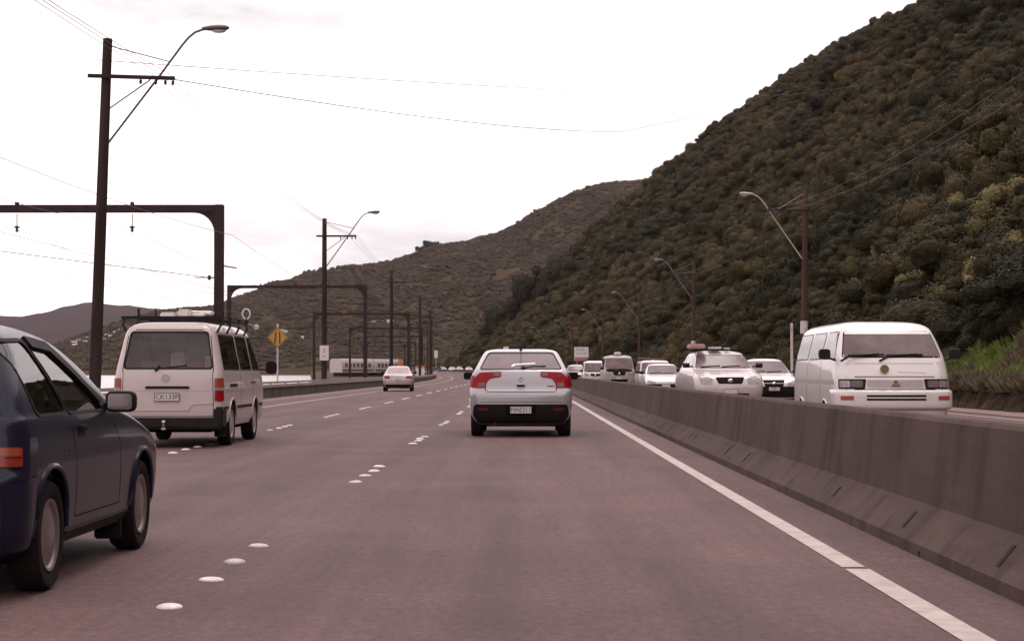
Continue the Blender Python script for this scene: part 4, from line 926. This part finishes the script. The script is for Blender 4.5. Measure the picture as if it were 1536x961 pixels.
    patch(V, 'windscreen', 'f', trap(.71, 1.18, .58, 1.44), G_clear, e, -.003, depth=.002)
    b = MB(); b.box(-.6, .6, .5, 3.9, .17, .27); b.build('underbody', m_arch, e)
silver_hatch()

# --- white van with roof rack
def rack_van():
    e = empty('white_van', (-5.23, 27.5, 0), 0, 'white van seen from behind with a black roof rack carrying white gear', 'van')
    K = [(.30, 4.55, .10, .76, .3, .16, .1), (.45, 4.66, .01, .800, .3, .12, .1), (.62, 4.70, 0, .808, .3, .11, .1), (.85, 4.68, 0, .808, .3, .11, .1), (1.02, 4.58, .004, .800, .3, .11, .09), (1.15, 4.40, .03, .785, .28, .12, .08), (1.40, 4.12, .085, .735, .25, .13, .07), (1.66, 3.82, .15, .683, .22, .13, .06), (1.75, 3.66, .185, .648, .2, .14, .05), (1.81, 3.45, .25, .585, .2, .16, .04), (1.85, 3.15, .40, .47, .2, .2, .03), (1.868, 2.7, .8, .28, .1, .1, .02)]
    W_ = [[(.30, 1.16), (1.75, 1.16), (1.72, 1.66), (.36, 1.66)], [(1.90, 1.16), (3.05, 1.16), (2.98, 1.66), (1.90, 1.66)], [(3.20, 1.16), (4.18, 1.16), (3.68, 1.66), (3.20, 1.66)]]
    o, V = body(K, 'body', m_vanw, e, [(1.02, .33), (3.42, .33)], .375, cabin=(.62, 4.3), cuts=[('x', w, -2, 2) for w in W_] + [('y', trap(.645, 1.175, .557, 1.695), -1, .6), ('y', trap(.68, 1.20, .58, 1.66), 3.5, 6)])
    seats(e, [(-.42, 3.1), (.42, 3.1)], .80, .55); steering(e, .42, 3.75, 1.15)
    b = MB(); b.box(-.68, .68, 3.95, 4.28, .8, 1.14, bev=.06); b.build('dashboard', m_cab, e)
    patch(V, 'tailgate_gap', 'r', trap(.682, .455, .665, 1.12), m_gap, e, .002, rnd=.01); patch(V, 'tailgate', 'r', trap(.672, .465, .655, 1.125), m_vanw, e, .006, rnd=.01); gapline(V, 'r', [(-.675, 1.12), (-.60, 1.74), (.60, 1.74), (.675, 1.12)], e, .012)
    ring(V, 'window_seal', 'r', trap(.645, 1.175, .557, 1.695), m_trim, e, .010, .022); patch(V, 'rear_window', 'r', trap(.65, 1.17, .562, 1.70), G_van, e, -.002, rnd=.05, depth=.002)
    # load seen through the glass: pale boxes and red things just behind it
    b = MB(); b.box(-.33, .33, -.035, .03, .868, .905, bev=.014); b.build('tailgate_handle', m_trim, e)
    patch(V, 'recess_line', 'r', [(-.55, .555), (.30, .555), (.36, .645), (.665, .655), (.665, .643), (.37, .633), (.31, .543), (-.55, .543)], m_vanw, e, .018, rnd=.004)
    gapline(V, 'r', [(-.64, .845), (.64, .845)], e, .008, m_vanw, .012, 'crease')
    plate(e, -.025, .745, 'CK133P', w=.37)
    b = MB(); b.lathe([(0, .05), (0, .062), (.012, .062), (.012, .05)], 16, Matrix.Translation((-.03, -.012, 1.02)) @ Matrix.Rotation(R(90), 4, 'Z')); b.build('badge', m_hubw, e)
    for s in (1, -1):
        for z0, z1, m, nm_ in ((.885, 1.02, m_amb, 'indicator_lens'), (.84, .883, m_clear, 'reverse_lens'), (.685, .838, m_redl, 'brake_lens')):
            pl = quad(.692, .788, z0, z1); patch(V, nm_, 'r', pl if s > 0 else mir(pl), m, e, .016, rnd=.004, cell=.03); patch(V, nm_, 's+' if s > 0 else 's-', quad(.08, .14, z0, z1), m, e, .010, rnd=.008)
    b = MB(); b.box(-.80, .80, -.10, .18, .27, .44, bev=.03); b.box(-.45, .45, -.115, -.095, .31, .41, bev=.005)
    for s in (1, -1): b.box(*sorted((s * .70, s * .835)), -.085, .30, .30, .60, bev=.03)
    b.build('bumper', m_trim, e)
    b = MB(); b.tube([(-.02, -.16, .30), (-.02, -.16, .36)], .022, 8); b.box(-.05, .01, -.18, -.08, .27, .295); b.lathe([(-.03, .01), (-.02, .025), (0, .03), (.02, .025), (.03, .01)], 10, Matrix.Translation((-.02, -.16, .38))); b.build('tow_ball', m_chrome, e)
    b = MB(); b.tube([(-.12, -.012 + .05, 1.20), (-.18, -.0, 1.13)], .02, 6); b.tube([(-.17, .03, 1.16), (.28, .05, 1.21)], .012, 6); b.build('wiper', m_trim, e)
    W_ = [[(.30, 1.16), (1.75, 1.16), (1.72, 1.66), (.36, 1.66)], [(1.90, 1.16), (3.05, 1.16), (2.98, 1.66), (1.90, 1.66)], [(3.20, 1.16), (4.18, 1.16), (3.68, 1.66), (3.20, 1.66)]]
    for s, ax in ((1, 's+'), (-1, 's-')):
        for w in W_: ring(V, 'window_seal', ax, w, m_trim, e, .004, .018); patch(V, 'side_window', ax, w, G_tint, e, -.003, rnd=.05, depth=.002)
        patch(V, 'side_moulding', ax, quad(1.45, 2.98, .555, .60), m_trim, e, .012, rnd=.01); patch(V, 'side_moulding', ax, quad(.20, .56, .555, .60), m_trim, e, .012, rnd=.01); patch(V, 'side_moulding', ax, quad(3.85, 4.2, .555, .60), m_trim, e, .012, rnd=.01)
        patch(V, 'vent_grille', ax, quad(.75, 1.45, .885, .935), m_trim, e, .004, rnd=.01); gapline(V, ax, [(1.82, 1.70), (1.82, .45)], e, .012); gapline(V, ax, [(3.12, 1.70), (3.12, .62)], e, .012); gapline(V, ax, [(.3, .84), (3.1, .84)], e, .008, m_vanw, .005, 'crease')
        b = MB(); b.box(*sorted((s * .79, s * .83)), 3.20, 3.33, .93, .96, bev=.006); b.box(*sorted((s * .79, s * .83)), 2.9, 3.03, .93, .96, bev=.006); b.build('door_handle', m_trim, e)
        arch_lip(V, e, 1.02, .33, .378, m_vanw, s, 5, 175); arch_lip(V, e, 3.42, .33, .378, m_vanw, s, 5, 175)
        b = MB(); b.box(*sorted((s * .60, s * .78)), .58, .61, .14, .34, bev=.008); b.build('mud_flap', m_trim, e)
    patch(V, 'windscreen', 'f', trap(.72, 1.18, .62, 1.68), G_dark, e, .005)
    wheels(e, (1.02, 3.42), .80, .325, .19, m_hubw); 
    for s in (1, -1):
        b = MB(); rbox(b, .19, .22); b.bm.transform(Matrix.Translation((s * .99, 4.05, 1.19))); b.tube([(s * .76, 4.1, 1.16), (s * .92, 4.05, 1.15)], .014, 6); b.build('mirror', m_trim, e)
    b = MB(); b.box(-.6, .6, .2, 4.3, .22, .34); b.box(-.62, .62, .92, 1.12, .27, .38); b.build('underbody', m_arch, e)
    b = MB(); b.lathe([(-.12, .1), (-.12, .27), (.12, .27), (.12, .1)], 20, Matrix.Translation((-.02, .55, .36)) @ Matrix.Rotation(R(90), 4, 'Y')); b.build('spare_wheel', m_tyre, e)
    b = MB(); b.tube([(-.30, .15, .24), (-.34, -.06, .24)], .025, 8); b.build('exhaust', m_rust, e)
    # roof rack
    r = empty('roof_rack', (0, 0, 0)); r.parent = e
    b = MB()
    for s in (1, -1): b.tube([(s * .70, .25, 1.90), (s * .70, 3.1, 1.90)], .020, 8)
    b.build('rack_rail', m_trim, r)
    for y in (.35, 1.25, 2.15, 3.0):
        b = MB(); b.box(-.76, .76, y - .03, y + .03, 1.905, 1.945, bev=.008); b.build('crossbar', m_trim, r)
        for s in (1, -1): b = MB(); b.tube([(s * .70, y, 1.90), (s * .735, y, 1.82), (s * .672, y, 1.70)], .018, 6); b.build('rack_foot', m_trim, r)
    b = MB(); b.tube([(-.50, .35, 1.93), (-.50, .35, 2.06)], .02, 6); b.tube([(.72, .6, 1.9), (.72, .6, 2.02)], .016, 6); b.tube([(-.6, 2.15, 1.93), (-.6, 2.15, 2.12)], .016, 6); b.build('upright_pin', m_trim, r)
    return e
rack_van()
m_gear = mat('white plastic gear', (.62, .55, .53), .5)
m_bx = mat('cardboard', (.26, .18, .14), .9); m_rb = mat('dull red crate', (.22, .05, .05), .7)
for (x, y, w, h, z, m, lab) in ((-.42, .9, .30, .62, .66, m_bx, 'tall brown carton inside the rack van at the left of its rear window'), (-.05, 1.1, .22, .75, .66, m_gear, 'white upright container behind the middle of the rear window of the rack van'), (.28, .85, .26, .60, .66, m_rb, 'dull red crate right of the white container inside the rack van'), (.50, .7, .14, .70, .66, m_gear, 'narrow white tube roll inside the rack van at the right window edge')):
    b = MB(); b.box(-5.23 + x - w / 2, -5.23 + x + w / 2, 27.5 + y, 27.9 + y, z, z + h, bev=.02); tag(b.build('cargo_box', m), lab, 'cargo')
b = MB(); b.tube([(-5.25, 29.6, 2.06), (-4.65, 28.0, 2.0)], .028, 8); b.tube([(-5.32, 29.5, 2.0), (-4.75, 27.9, 1.975)], .022, 8); tag(b.build('roof_pole_bundle', m_gear), 'two white poles lying slanted on the roof rack of the rear facing white van', 'poles')
b = MB(); b.box(-5.56, -5.34, 28.6, 29.1, 1.95, 2.03, bev=.02); b.box(-5.32, -5.12, 28.7, 29.1, 1.95, 2.08, bev=.03); tag(b.build('white_bundle', m_gear), 'small pale bundle strapped on the roof rack left of the white poles', 'bundle')
e = empty('hoop_lamp', (-4.52, 30.55, 1.945), 0, 'white round work lamp hoop standing at the front right of the roof rack', 'work lamp')
b = MB(); pts = [(.062 * math.sin(a), 0, .115 + .085 * math.cos(a)) for a in [2 * math.pi * k / 16 for k in range(17)]]; b.tube(pts, .014, 6); b.build('hoop', m_gear, e); b = MB(); b.tube([(0, 0, 0), (0, 0, .04)], .02, 6); b.build('stem', m_trim, e)
b = MB(); b.lathe([(0, .01), (.01, .045), (.04, .036), (.07, .02)], 14, Matrix.Translation((-4.42, 31.0, 1.86)) @ Matrix.Rotation(R(80), 4, 'Z')); b.tube([(-4.42, 31.0, 1.86), (-4.50, 30.7, 1.90)], .012, 5); tag(b.build('small_lamp', m_gear), 'small white lamp on the side of the roof rack beside the round hoop', 'lamp')

# --- white van coming towards us
def forward_van():
    e = empty('oncoming_van', (5.30, 30.9, 0), math.pi, 'large white van coming towards the camera beside the barrier', 'van')
    K = [(.34, 4.28, .14, .76, .3, .14, .10), (.50, 4.38, .03, .80, .3, .12, .12), (.66, 4.40, 0, .815, .3, .12, .13), (.88, 4.40, 0, .82, .3, .12, .13), (1.04, 4.36, 0, .815, .28, .12, .12), (1.20, 4.28, .02, .80, .26, .12, .12), (1.32, 4.20, .04, .782, .24, .12, .11), (1.52, 4.00, .08, .735, .2, .12, .10), (1.70, 3.80, .12, .685, .18, .12, .09), (1.77, 3.66, .16, .645, .18, .14, .08), (1.82, 3.45, .25, .57, .18, .16, .06), (1.855, 3.1, .45, .44, .2, .2, .04), (1.87, 2.7, .8, .25, .1, .1, .02)]
    o, V = body(K, 'body', m_w2, e, [(.95, .33), (3.20, .33)], .375)
    patch(V, 'screen_seal', 'f', trap(.715, 1.315, .625, 1.705), m_trim, e, .003, rnd=.05); patch(V, 'windscreen', 'f', trap(.695, 1.335, .61, 1.69), G_mid, e, .007, rnd=.05)
    patch(V, 'screen_top_strip', 'f', trap(.614, 1.655, .606, 1.695), m_w2, e, .010, rnd=.01)  # pale strip along the top of the windscreen
    gapline(V, 'f', [(-.78, 1.045), (.78, 1.045)], e, .012); gapline(V, 'f', [(-.79, .865), (.79, .865)], e, .014); gapline(V, 'f', [(-.77, 1.235), (.77, 1.235)], e, .008, m_hubw, .004, 'crease'); gapline(V, 'f', [(-.45, 1.10), (-.05, 1.11)], e, .012, m_hubw)
    for s in (1, -1):
        pl = [(.44, .885), (.765, .885), (.765, 1.0), (.42, 1.0)]; patch(V, 'lamp_surround', 'f', grow(pl if s > 0 else mir(pl), .012), m_trim, e, .006, rnd=.02); patch(V, 'headlight', 'f', quad(.46, .62, .895, .99) if s > 0 else mir(quad(.46, .62, .895, .99)), G_mid, e, .012, rnd=.015); patch(V, 'side_lamp', 'f', quad(.63, .76, .895, .99) if s > 0 else mir(quad(.63, .76, .895, .99)), m_clear, e, .012, rnd=.015)
    patch(V, 'grille_panel', 'f', quad(-.40, .40, .89, 1.0), mat('grey grille panel', (.36, .30, .295), .4), e, .005, rnd=.02)
    b = MB()
    for x, z in ((0, .975), (-.032, .93), (.032, .93)): b.prism([(x, z - .028), (x + .026, z), (x, z + .028), (x - .026, z)] if z > .95 else [(x - .032, z - .012), (x + .03, z - .012), (x + (.0 if x < 0 else 0.0), z + .018)], 4.395, 4.42)
    b.build('badge', mat('red badge', (.30, .05, .05), .4), e)
    b = MB(); b.lathe([(0, .035), (0, .062), (.02, .062), (.02, .02)], 16, Matrix.Translation((.15, 4.345, 1.155)) @ Matrix.Rotation(R(90), 4, 'Z')); b.build('round_badge', mat('olive badge', (.16, .12, .05), .5), e)
    BK = [(.58, 4.43, 3.70, .825, .26, .02, .13), (.60, 4.47, 3.68, .842, .27, .02, .13), (.66, 4.485, 3.68, .85, .27, .02, .13), (.80, 4.485, 3.68, .85, .27, .02, .13), (.845, 4.47, 3.68, .842, .27, .02, .13), (.86, 4.43, 3.70, .825, .26, .02, .13)]
    bb = loft(BK, 3); BV = BVHTree.FromBMesh(bb); sharpen(bb, 50); bme = bpy.data.meshes.new('bumper'); bb.to_mesh(bme); bb.free(); o2 = link('bumper', bme, m_w2, e)
    for z in (.725, .775): patch(BV, 'air_slot', 'f', quad(-.42, .42, z - .014, z + .014), m_gap, o2, .004, rnd=.006)
    patch(V, 'front_skirt', 'f', quad(-.70, .70, .40, .57), m_w2, e, .02, rnd=.03)
    for s in (1, -1): patch(BV, 'indicator', 'f', quad(.60, .77, .715, .775) if s > 0 else mir(quad(.60, .77, .715, .775)), mat('orange red lens', (.34, .06, .04), .25), o2, .006, rnd=.008)
    for x0 in (-.05, .50):
        b = MB(); b.tube([(x0 + .30 - .05, 4.245, 1.27), (x0 + .12, 4.21, 1.335), (x0 - .30, 4.17, 1.375)], [.018, .013, .008], 6); b.tube([(x0 + .14, 4.195, 1.35), (x0 - .38, 4.165, 1.36)], .016, 5); b.build('wiper', m_trim, e)
    W_ = [[(.25, 1.31), (1.45, 1.31), (1.45, 1.69), (.32, 1.69)], [(1.62, 1.31), (2.75, 1.31), (2.75, 1.69), (1.62, 1.69)], [(2.92, 1.31), (3.95, 1.31), (3.66, 1.69), (2.92, 1.69)]]
    for s, ax in ((1, 's+'), (-1, 's-')):
        for w in W_: patch(V, 'window_seal', ax, grow(w, .014), m_trim, e, .003, rnd=.05); patch(V, 'side_window', ax, w, G_dark, e, .006, rnd=.05)
        gapline(V, ax, [(2.83, 1.72), (2.83, .5)], e, .012); gapline(V, ax, [(1.53, 1.72), (1.53, .5)], e, .012); patch(V, 'side_stripe', ax, quad(.3, 4.0, .93, 1.0), mat('grey stripe', (.33, .28, .27), .4), e, .004, rnd=.02)
        arch_lip(V, e, .95, .33, .378, m_w2, s, 5, 175); arch_lip(V, e, 3.2, .33, .378, m_w2, s, 5, 175)
        b = MB(); rbox(b, .17, .15); b.bm.transform(Matrix.Translation((s * .94, 3.96, 1.37)) @ Matrix.Rotation(math.pi, 4, 'Z')); b.tube([(s * .74, 3.98, 1.27), (s * .90, 3.97, 1.32)], .018, 6); b.build('mirror', m_trim, e)
    wheels(e, (.95, 3.2), .80, .325, .19, m_hubw)
    patch(V, 'rear_window', 'r', trap(.62, 1.2, .55, 1.66), G_dark, e, .005)
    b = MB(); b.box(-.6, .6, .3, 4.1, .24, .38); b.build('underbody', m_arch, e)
forward_van()

# --- generic cars
def keys(kind, Lg, w, H):
    if kind == 'sedan': K = [(.15, .965, .03, .84, .3, .2, .14), (.28, .995, 0, .96, .32, .2, .16), (.43, 1, 0, 1, .32, .2, .16), (.50, .985, .005, .995, .32, .18, .16), (.56, .93, .012, .985, .3, .16, .15), (.63, .80, .025, .96, .28, .15, .14), (.665, .71, .09, .935, .26, .2, .12), (.70, .675, .15, .90, .24, .2, .12), (.83, .58, .235, .79, .2, .18, .1), (.94, .49, .32, .70, .2, .2, .08), (.975, .44, .37, .60, .2, .2, .06), (1., .41, .40, .36, .1, .1, .03)]
    elif kind == 'suv': K = [(.18, .965, .02, .86, .3, .2, .14), (.30, .995, 0, .97, .32, .2, .16), (.42, 1, 0, 1, .32, .18, .16), (.52, .985, .005, 1, .3, .16, .16), (.59, .955, .01, .99, .28, .15, .16), (.645, .86, .015, .97, .26, .15, .15), (.69, .755, .02, .94, .25, .15, .13), (.72, .72, .025, .91, .22, .15, .12), (.83, .645, .045, .81, .2, .15, .1), (.935, .575, .075, .71, .2, .15, .09), (.97, .53, .11, .64, .2, .18, .06), (1., .44, .2, .40, .1, .1, .04)]
    else: K = [(.16, .97, .02, .88, .25, .12, .08), (.26, .995, 0, .98, .26, .12, .1), (.42, 1, 0, 1, .26, .12, .1), (.52, .995, 0, 1, .24, .12, .1), (.585, .975, .005, .98, .22, .12, .1), (.72, .93, .015, .93, .2, .12, .08), (.88, .875, .03, .87, .18, .12, .07), (.94, .84, .04, .82, .18, .14, .06), (.975, .79, .06, .72, .18, .16, .05), (1., .68, .15, .45, .1, .1, .03)]
    return [(z * H, f * Lg, r * Lg, ww * w, a, b_, c) for z, f, r, ww, a, b_, c in K]
def car(kind, loc, rz, label, cat, name, paint_, Lg=4.4, w=.86, H=1.42, grp=None, screen=None, grille=True, gl=None, lights=None, plate_s=None, dark_low=False, gzone=None, lamps=None):
    e = empty(name, loc, rz, label, cat, grp); o, V = body(keys(kind, Lg, w, H), 'body', paint_, e, [(.19 * Lg, .31), (.79 * Lg, .31)], .345, nst=3)
    zb, zt = (.70, .935) if kind == 'sedan' else ((.73, .925) if kind == 'suv' else (.60, .915)); wb, wt = (.80, .66) if kind == 'sedan' else ((.82, .68) if kind == 'suv' else (.88, .78))
    sc = screen or [(-wb * w, zb * H), (wb * w, zb * H), (wt * w, zt * H), (-wt * w, zt * H)]
    patch(V, 'screen_seal', 'f', grow(sc, .02), m_trim, e, .003, rnd=.06, cell=.12); patch(V, 'windscreen', 'f', sc, gl or G_mid, e, .008, rnd=.06, cell=.12)
    rs = trap(wb * w * .93, (zb + .02) * H, wt * w * .93, zt * H); patch(V, 'rear_window', 'r', rs, G_rear, e, .006, rnd=.06, cell=.12)
    z0, z1 = gzone or (.44 * H, .53 * H)
    if grille:
        patch(V, 'grille', 'f', trap(.34 * w, z0, .42 * w, z1), m_gap, e, .010, rnd=.03, cell=.1)
        b = MB(); y = Lg + .012
        for q in (-1, 1): pass
        b.lathe([(0, .03), (0, .05), (.015, .04), (.02, .01)], 12, Matrix.Translation((0, Lg - .01, (z0 + z1) / 2)) @ Matrix.Rotation(R(90), 4, 'Z') @ Matrix.Diagonal((1, 1.5, 1, 1))); b.build('badge', m_chrome, e)
    lz0, lz1 = lamps or (z0, z1 + .02)
    for s in (1, -1):
        pl = [(.52 * w, lz0), (.84 * w, lz0 + .01), (.90 * w, lz1 + .03), (.74 * w, lz1 + .01), (.50 * w, lz1 - .05)]; patch(V, 'headlight', 'f', pl if s > 0 else mir(pl), m_clear, e, .009, rnd=.03, cell=.08)
        pl = [(.52 * w, .50 * H), (.90 * w, .50 * H), (.90 * w, .60 * H), (.56 * w, .60 * H)] if kind == 'sedan' else [(.80 * w, .42 * H), (.92 * w, .42 * H), (.90 * w, .62 * H), (.80 * w, .62 * H)]; patch(V, 'tail_light', 'r', pl if s > 0 else mir(pl), m_redl, e, .008, rnd=.02, cell=.08)
        ax = 's+' if s > 0 else 's-'
        if kind == 'sedan': ws = [[(.25 * Lg, zb * H), (.42 * Lg, zb * H), (.42 * Lg, zt * H), (.335 * Lg, zt * H)], [(.435 * Lg, zb * H), (.655 * Lg, zb * H), (.50 * Lg, zt * H), (.435 * Lg, zt * H)]]
        elif kind == 'suv': ws = [[(.06 * Lg, zb * H), (.22 * Lg, zb * H), (.22 * Lg, zt * H), (.10 * Lg, zt * H)], [(.235 * Lg, zb * H), (.43 * Lg, zb * H), (.43 * Lg, zt * H), (.235 * Lg, zt * H)], [(.445 * Lg, zb * H), (.69 * Lg, zb * H), (.57 * Lg, zt * H), (.445 * Lg, zt * H)]]
        else: ws = [[(.06 * Lg, zb * H), (.36 * Lg, zb * H), (.36 * Lg, zt * H), (.08 * Lg, zt * H)], [(.38 * Lg, zb * H), (.64 * Lg, zb * H), (.64 * Lg, zt * H), (.38 * Lg, zt * H)], [(.66 * Lg, zb * H), (.92 * Lg, zb * H), (.83 * Lg, zt * H), (.66 * Lg, zt * H)]]
        for q in ws: patch(V, 'side_window', ax, q, G_dark, e, .006, rnd=.04, cell=.15)
        gapline(V, ax, [(.44 * Lg, .68 * H), (.44 * Lg, .25 * H)], e, .01)
    patch(V, 'lower_grille', 'f', trap(.50 * w, .26 * H, .55 * w, .33 * H), m_gap, e, .008, rnd=.02, cell=.1)
    if dark_low: patch(V, 'lower_bumper', 'f', trap(.90 * w, .19 * H, .93 * w, .41 * H), m_trim, e, .016, rnd=.04, cell=.1)
    patch(V, 'lower_bumper_rear', 'r', trap(.80 * w, .165 * H, .86 * w, .27 * H), m_trim, e, .012, rnd=.03, cell=.1)
    if plate_s is not None: plate(e, Lg + .03, .36 * H, plate_s, 1); plate(e, -.02, .47 * H if kind == 'sedan' else .42 * H, plate_s, -1)
    b = MB()
    for x0 in (-.1, .45): b.tube([(x0 + .15, sc_y(V, x0 + .15, zb * H + .01), zb * H + .02), (x0 - .35, sc_y(V, x0 - .35, zb * H + .04), zb * H + .05)], .014, 5)
    b.build('wiper', m_trim, e)
    wheels(e, (.19 * Lg, .79 * Lg), w - .01, .31 if kind != 'suv' else .34, .19); mirror(e, w + .08, (.64 if kind == 'sedan' else .67 if kind == 'suv' else .86) * Lg, (zb + .035) * H, .19, .13, 1, m_trim)
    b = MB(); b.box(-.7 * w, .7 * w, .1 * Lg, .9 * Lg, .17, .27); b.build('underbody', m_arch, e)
    return e, V
def sc_y(V, x, z):
    h, n, _, _ = V.ray_cast(Vector((x, 9, z)), Vector((0, -1, 0))); return (h.y + .02) if h else 0
PI = math.pi
def front(u, Y): return (ray(u, 0, Y)[0], Y)
def onc(kind, u, Y, label, cat, name, pt, Lg=4.4, **k):
    X = ray(u, 0, Y)[0]; return car(kind, (X, Y + Lg, elev(Y)), PI + k.pop('yaw', 0), label, cat, name, pt, Lg, **k)
m_silver2 = mat('grey silver car paint', (.34, .29, .29), .3, metal=.3, coat=.6); m_beige = mat('dull beige truck paint', (.36, .29, .27), .5)
suv, V = onc('suv', 1088, 48.6, 'white four wheel drive wagon with roof boxes coming on behind the large van', 'car', 'white_wagon', mat('off white car paint', (.52, .44, .43), .3, coat=.6), 4.5, w=.90, H=1.68, gzone=(.80, .965), plate_s='', lamps=(.78, .99), yaw=.03)
b = MB(); b.box(-.75, .75, 1.2, 1.26, 1.69, 1.72, bev=.01); b.box(-.75, .75, 2.1, 2.16, 1.69, 1.72, bev=.01); b.build('roof_bars', m_trim, suv)
q = suv.location
b = MB(); b.box(q.x - .74, q.x - .34, q.z + 50.4, 51.6, 1.74, 1.87, bev=.03); tag(b.build('roof_box', mat('faded pink plastic', (.42, .25, .25), .6)), 'dull pink box on the roof of the white wagon', 'box', None)
b = MB(); b.box(q.x - .20, q.x + .14, 50.6, 51.4, 1.725, 1.79, bev=.03); b.box(q.x + .22, q.x + .38, 50.8, 51.2, 1.72, 1.77, bev=.02); tag(b.build('roof_bundle', m_gear), 'low white bundle on the roof of the white wagon beside the pink box', 'bundle')
onc('sedan', 1161, 60.5, 'white car with a black front and dark grille right of the white wagon', 'car', 'black_nosed_car', m_w2, 4.4, w=.85, H=1.55, dark_low=True, gzone=(.62, .84), plate_s='DR', lamps=(.66, .80))
sd_, V = onc('sedan', 999, 78.5, 'white sedan with one amber indicator glowing among the oncoming traffic', 'car', 'white_sedan', m_w2, 4.4, w=.85, H=1.46, gzone=(.62, .70), grille=False, dark_low=True, plate_s='')
b = MB(); b.lathe([(0, .02), (0, .07), (.03, .06), (.04, .01)], 12, Matrix.Translation((-.66, 4.37, .53)) @ Matrix.Rotation(R(90), 4, 'Z')); b.build('lit_indicator', mat('lit amber lamp', (.8, .4, .05), .3, emit=(1, .50, .12, 1.6)), sd_)
onc('suv', 1068, 58.5, 'white car mostly hidden behind the white wagon on its left', 'car', 'white_hatchback', m_w2, 4.2, w=.83, H=1.52, plate_s='')
lt, V = onc('van', 984, 96, 'boxy white vehicle half hidden behind the white sedan with brown roof load', 'van', 'white_minivan', m_w2, 4.5, w=.85, H=1.72, plate_s='')
q = lt.location; b = MB(); b.box(q.x - .75, q.x - .1, 97.5, 99, q.z + 1.76, q.z + 1.86, bev=.03); b.box(q.x + .0, q.x + .6, 97.5, 99, q.z + 1.76, q.z + 1.83, bev=.03); tag(b.build('roof_load', mat('brown load', (.18, .10, .09), .8)), 'brown load lying on the roof of the boxy vehicle behind the white sedan', 'load')
tr, V = onc('van', 929, 107, 'dull beige van with a tall windscreen and a white box on its roof', 'van', 'beige_van', m_beige, 4.9, w=.90, H=2.06, screen=trap(.78, 1.28, .72, 1.88), plate_s='')
patch(V, 'dark_panel', 'f', trap(.74, 1.10, .75, 1.24), m_gap, tr, .008, rnd=.03)
q = tr.location; b = MB(); b.box(q.x - .22, q.x + .18, 108.2, 108.9, q.z + 2.08, q.z + 2.26, bev=.05); tag(b.build('roof_vent', m_gear), 'small white box on the roof of the dull beige van', 'box')
onc('van', 893, 125, 'white van half hidden between the beige van and the grey car', 'van', 'small_white_van', m_w2, 4.4, w=.84, H=1.84, plate_s='')
onc('suv', 866, 137, 'grey car showing just right of the silver hatchback', 'car', 'grey_car', m_silver2, 4.3, w=.85, H=1.62, plate_s='')
car('sedan', (-6.98, 105, 0), .045, 'beige sedan driving away in the far left lane by the low wall', 'car', 'beige_sedan', m_gold, 4.5, w=.85, H=1.44, plate_s='BX', grille=True)
far_c = None
for k, (u, Y, pt) in enumerate(((663, 545, m_silver2), (677, 535, m_w2), (688, 542, m_w2), (702, 528, m_w2))):
    x = ray(u, 0, Y)[0]
    car('sedan', (x, Y, elev(Y) + .02), .15 + PI, ['dull grey', 'white', 'bright white', 'pale'][k] + ' car in the tiny row far off at the bend, ' + ['first', 'second', 'third', 'fourth'][k] + ' from the left', 'car', 'distant_car', pt, 4.4, w=.86, H=1.45, grp='tiny cars at the bend')

# --- railcars
def railcar(A, B, label):
    A = Vector(A); B = Vector(B); d = B - A; Lr = d.length; e = empty('railcar', A, math.atan2(-d.x, d.y), label, 'railway carriage', 'white railway carriages')
    b = MB(); pr = [(-1.4, .9), (1.4, .9), (1.45, 2.2), (1.38, 3.3), (1.0, 3.75), (-1.0, 3.75), (-1.38, 3.3), (-1.45, 2.2)]; b.prism(pr, 0, Lr); b.build('body', m_rc, e)
    b = MB(); b.box(-1.2, 1.2, 1.2, Lr - 1.2, .1, .88, bev=.05); b.build('underframe', m_rust, e)
    n = 7
    for s in (1, -1):
        for k in range(n):
            y = 1 + (Lr - 2) * (k + .5) / n; b = MB(); b.box(*sorted((s * 1.40, s * 1.462)), y - .55, y + .55, 2.0, 2.85, bev=.02); b.build('window', G_mid, e)
        b = MB(); b.box(*sorted((s * 1.41, s * 1.455)), .2, Lr - .2, 1.25, 1.5); b.build('stripe', m_rust, e)
    for y in (1.9, Lr - 1.9):
        b = MB(); b.box(-1.1, 1.1, y - 1, y + 1, -.15, .45, bev=.08); b.build('bogie', m_black, e)
railcar((-37.9, 380, .0), (-32.6, 393.3, 0), 'left white railway carriage seen beyond the low wall behind the gantry column')
railcar((-32.3, 394.1, 0), (-27.2, 407, 0), 'right white railway carriage just left of the beige sedan')

# ------------------------------------------------------------------ haze: the salty air of the harbour
b = MB(); b.box(-9000, 9000, -2000, 9000, -8.5, 700)
hz = b.build('haze', None); tag(hz, 'thin pale sea haze in the air over road and harbour', kind='stuff')
hm = bpy.data.materials.new('sea haze'); hm.use_nodes = True; t = hm.node_tree; t.nodes.clear(); mo = t.nodes.new('ShaderNodeOutputMaterial'); pv = t.nodes.new('ShaderNodeVolumePrincipled')
pv.inputs['Color'].default_value = (.96, .84, .86, 1); pv.inputs['Density'].default_value = 2.6e-5; pv.inputs['Anisotropy'].default_value = .2
t.links.new(pv.outputs[0], mo.inputs['Volume']); hz.data.materials.append(hm)
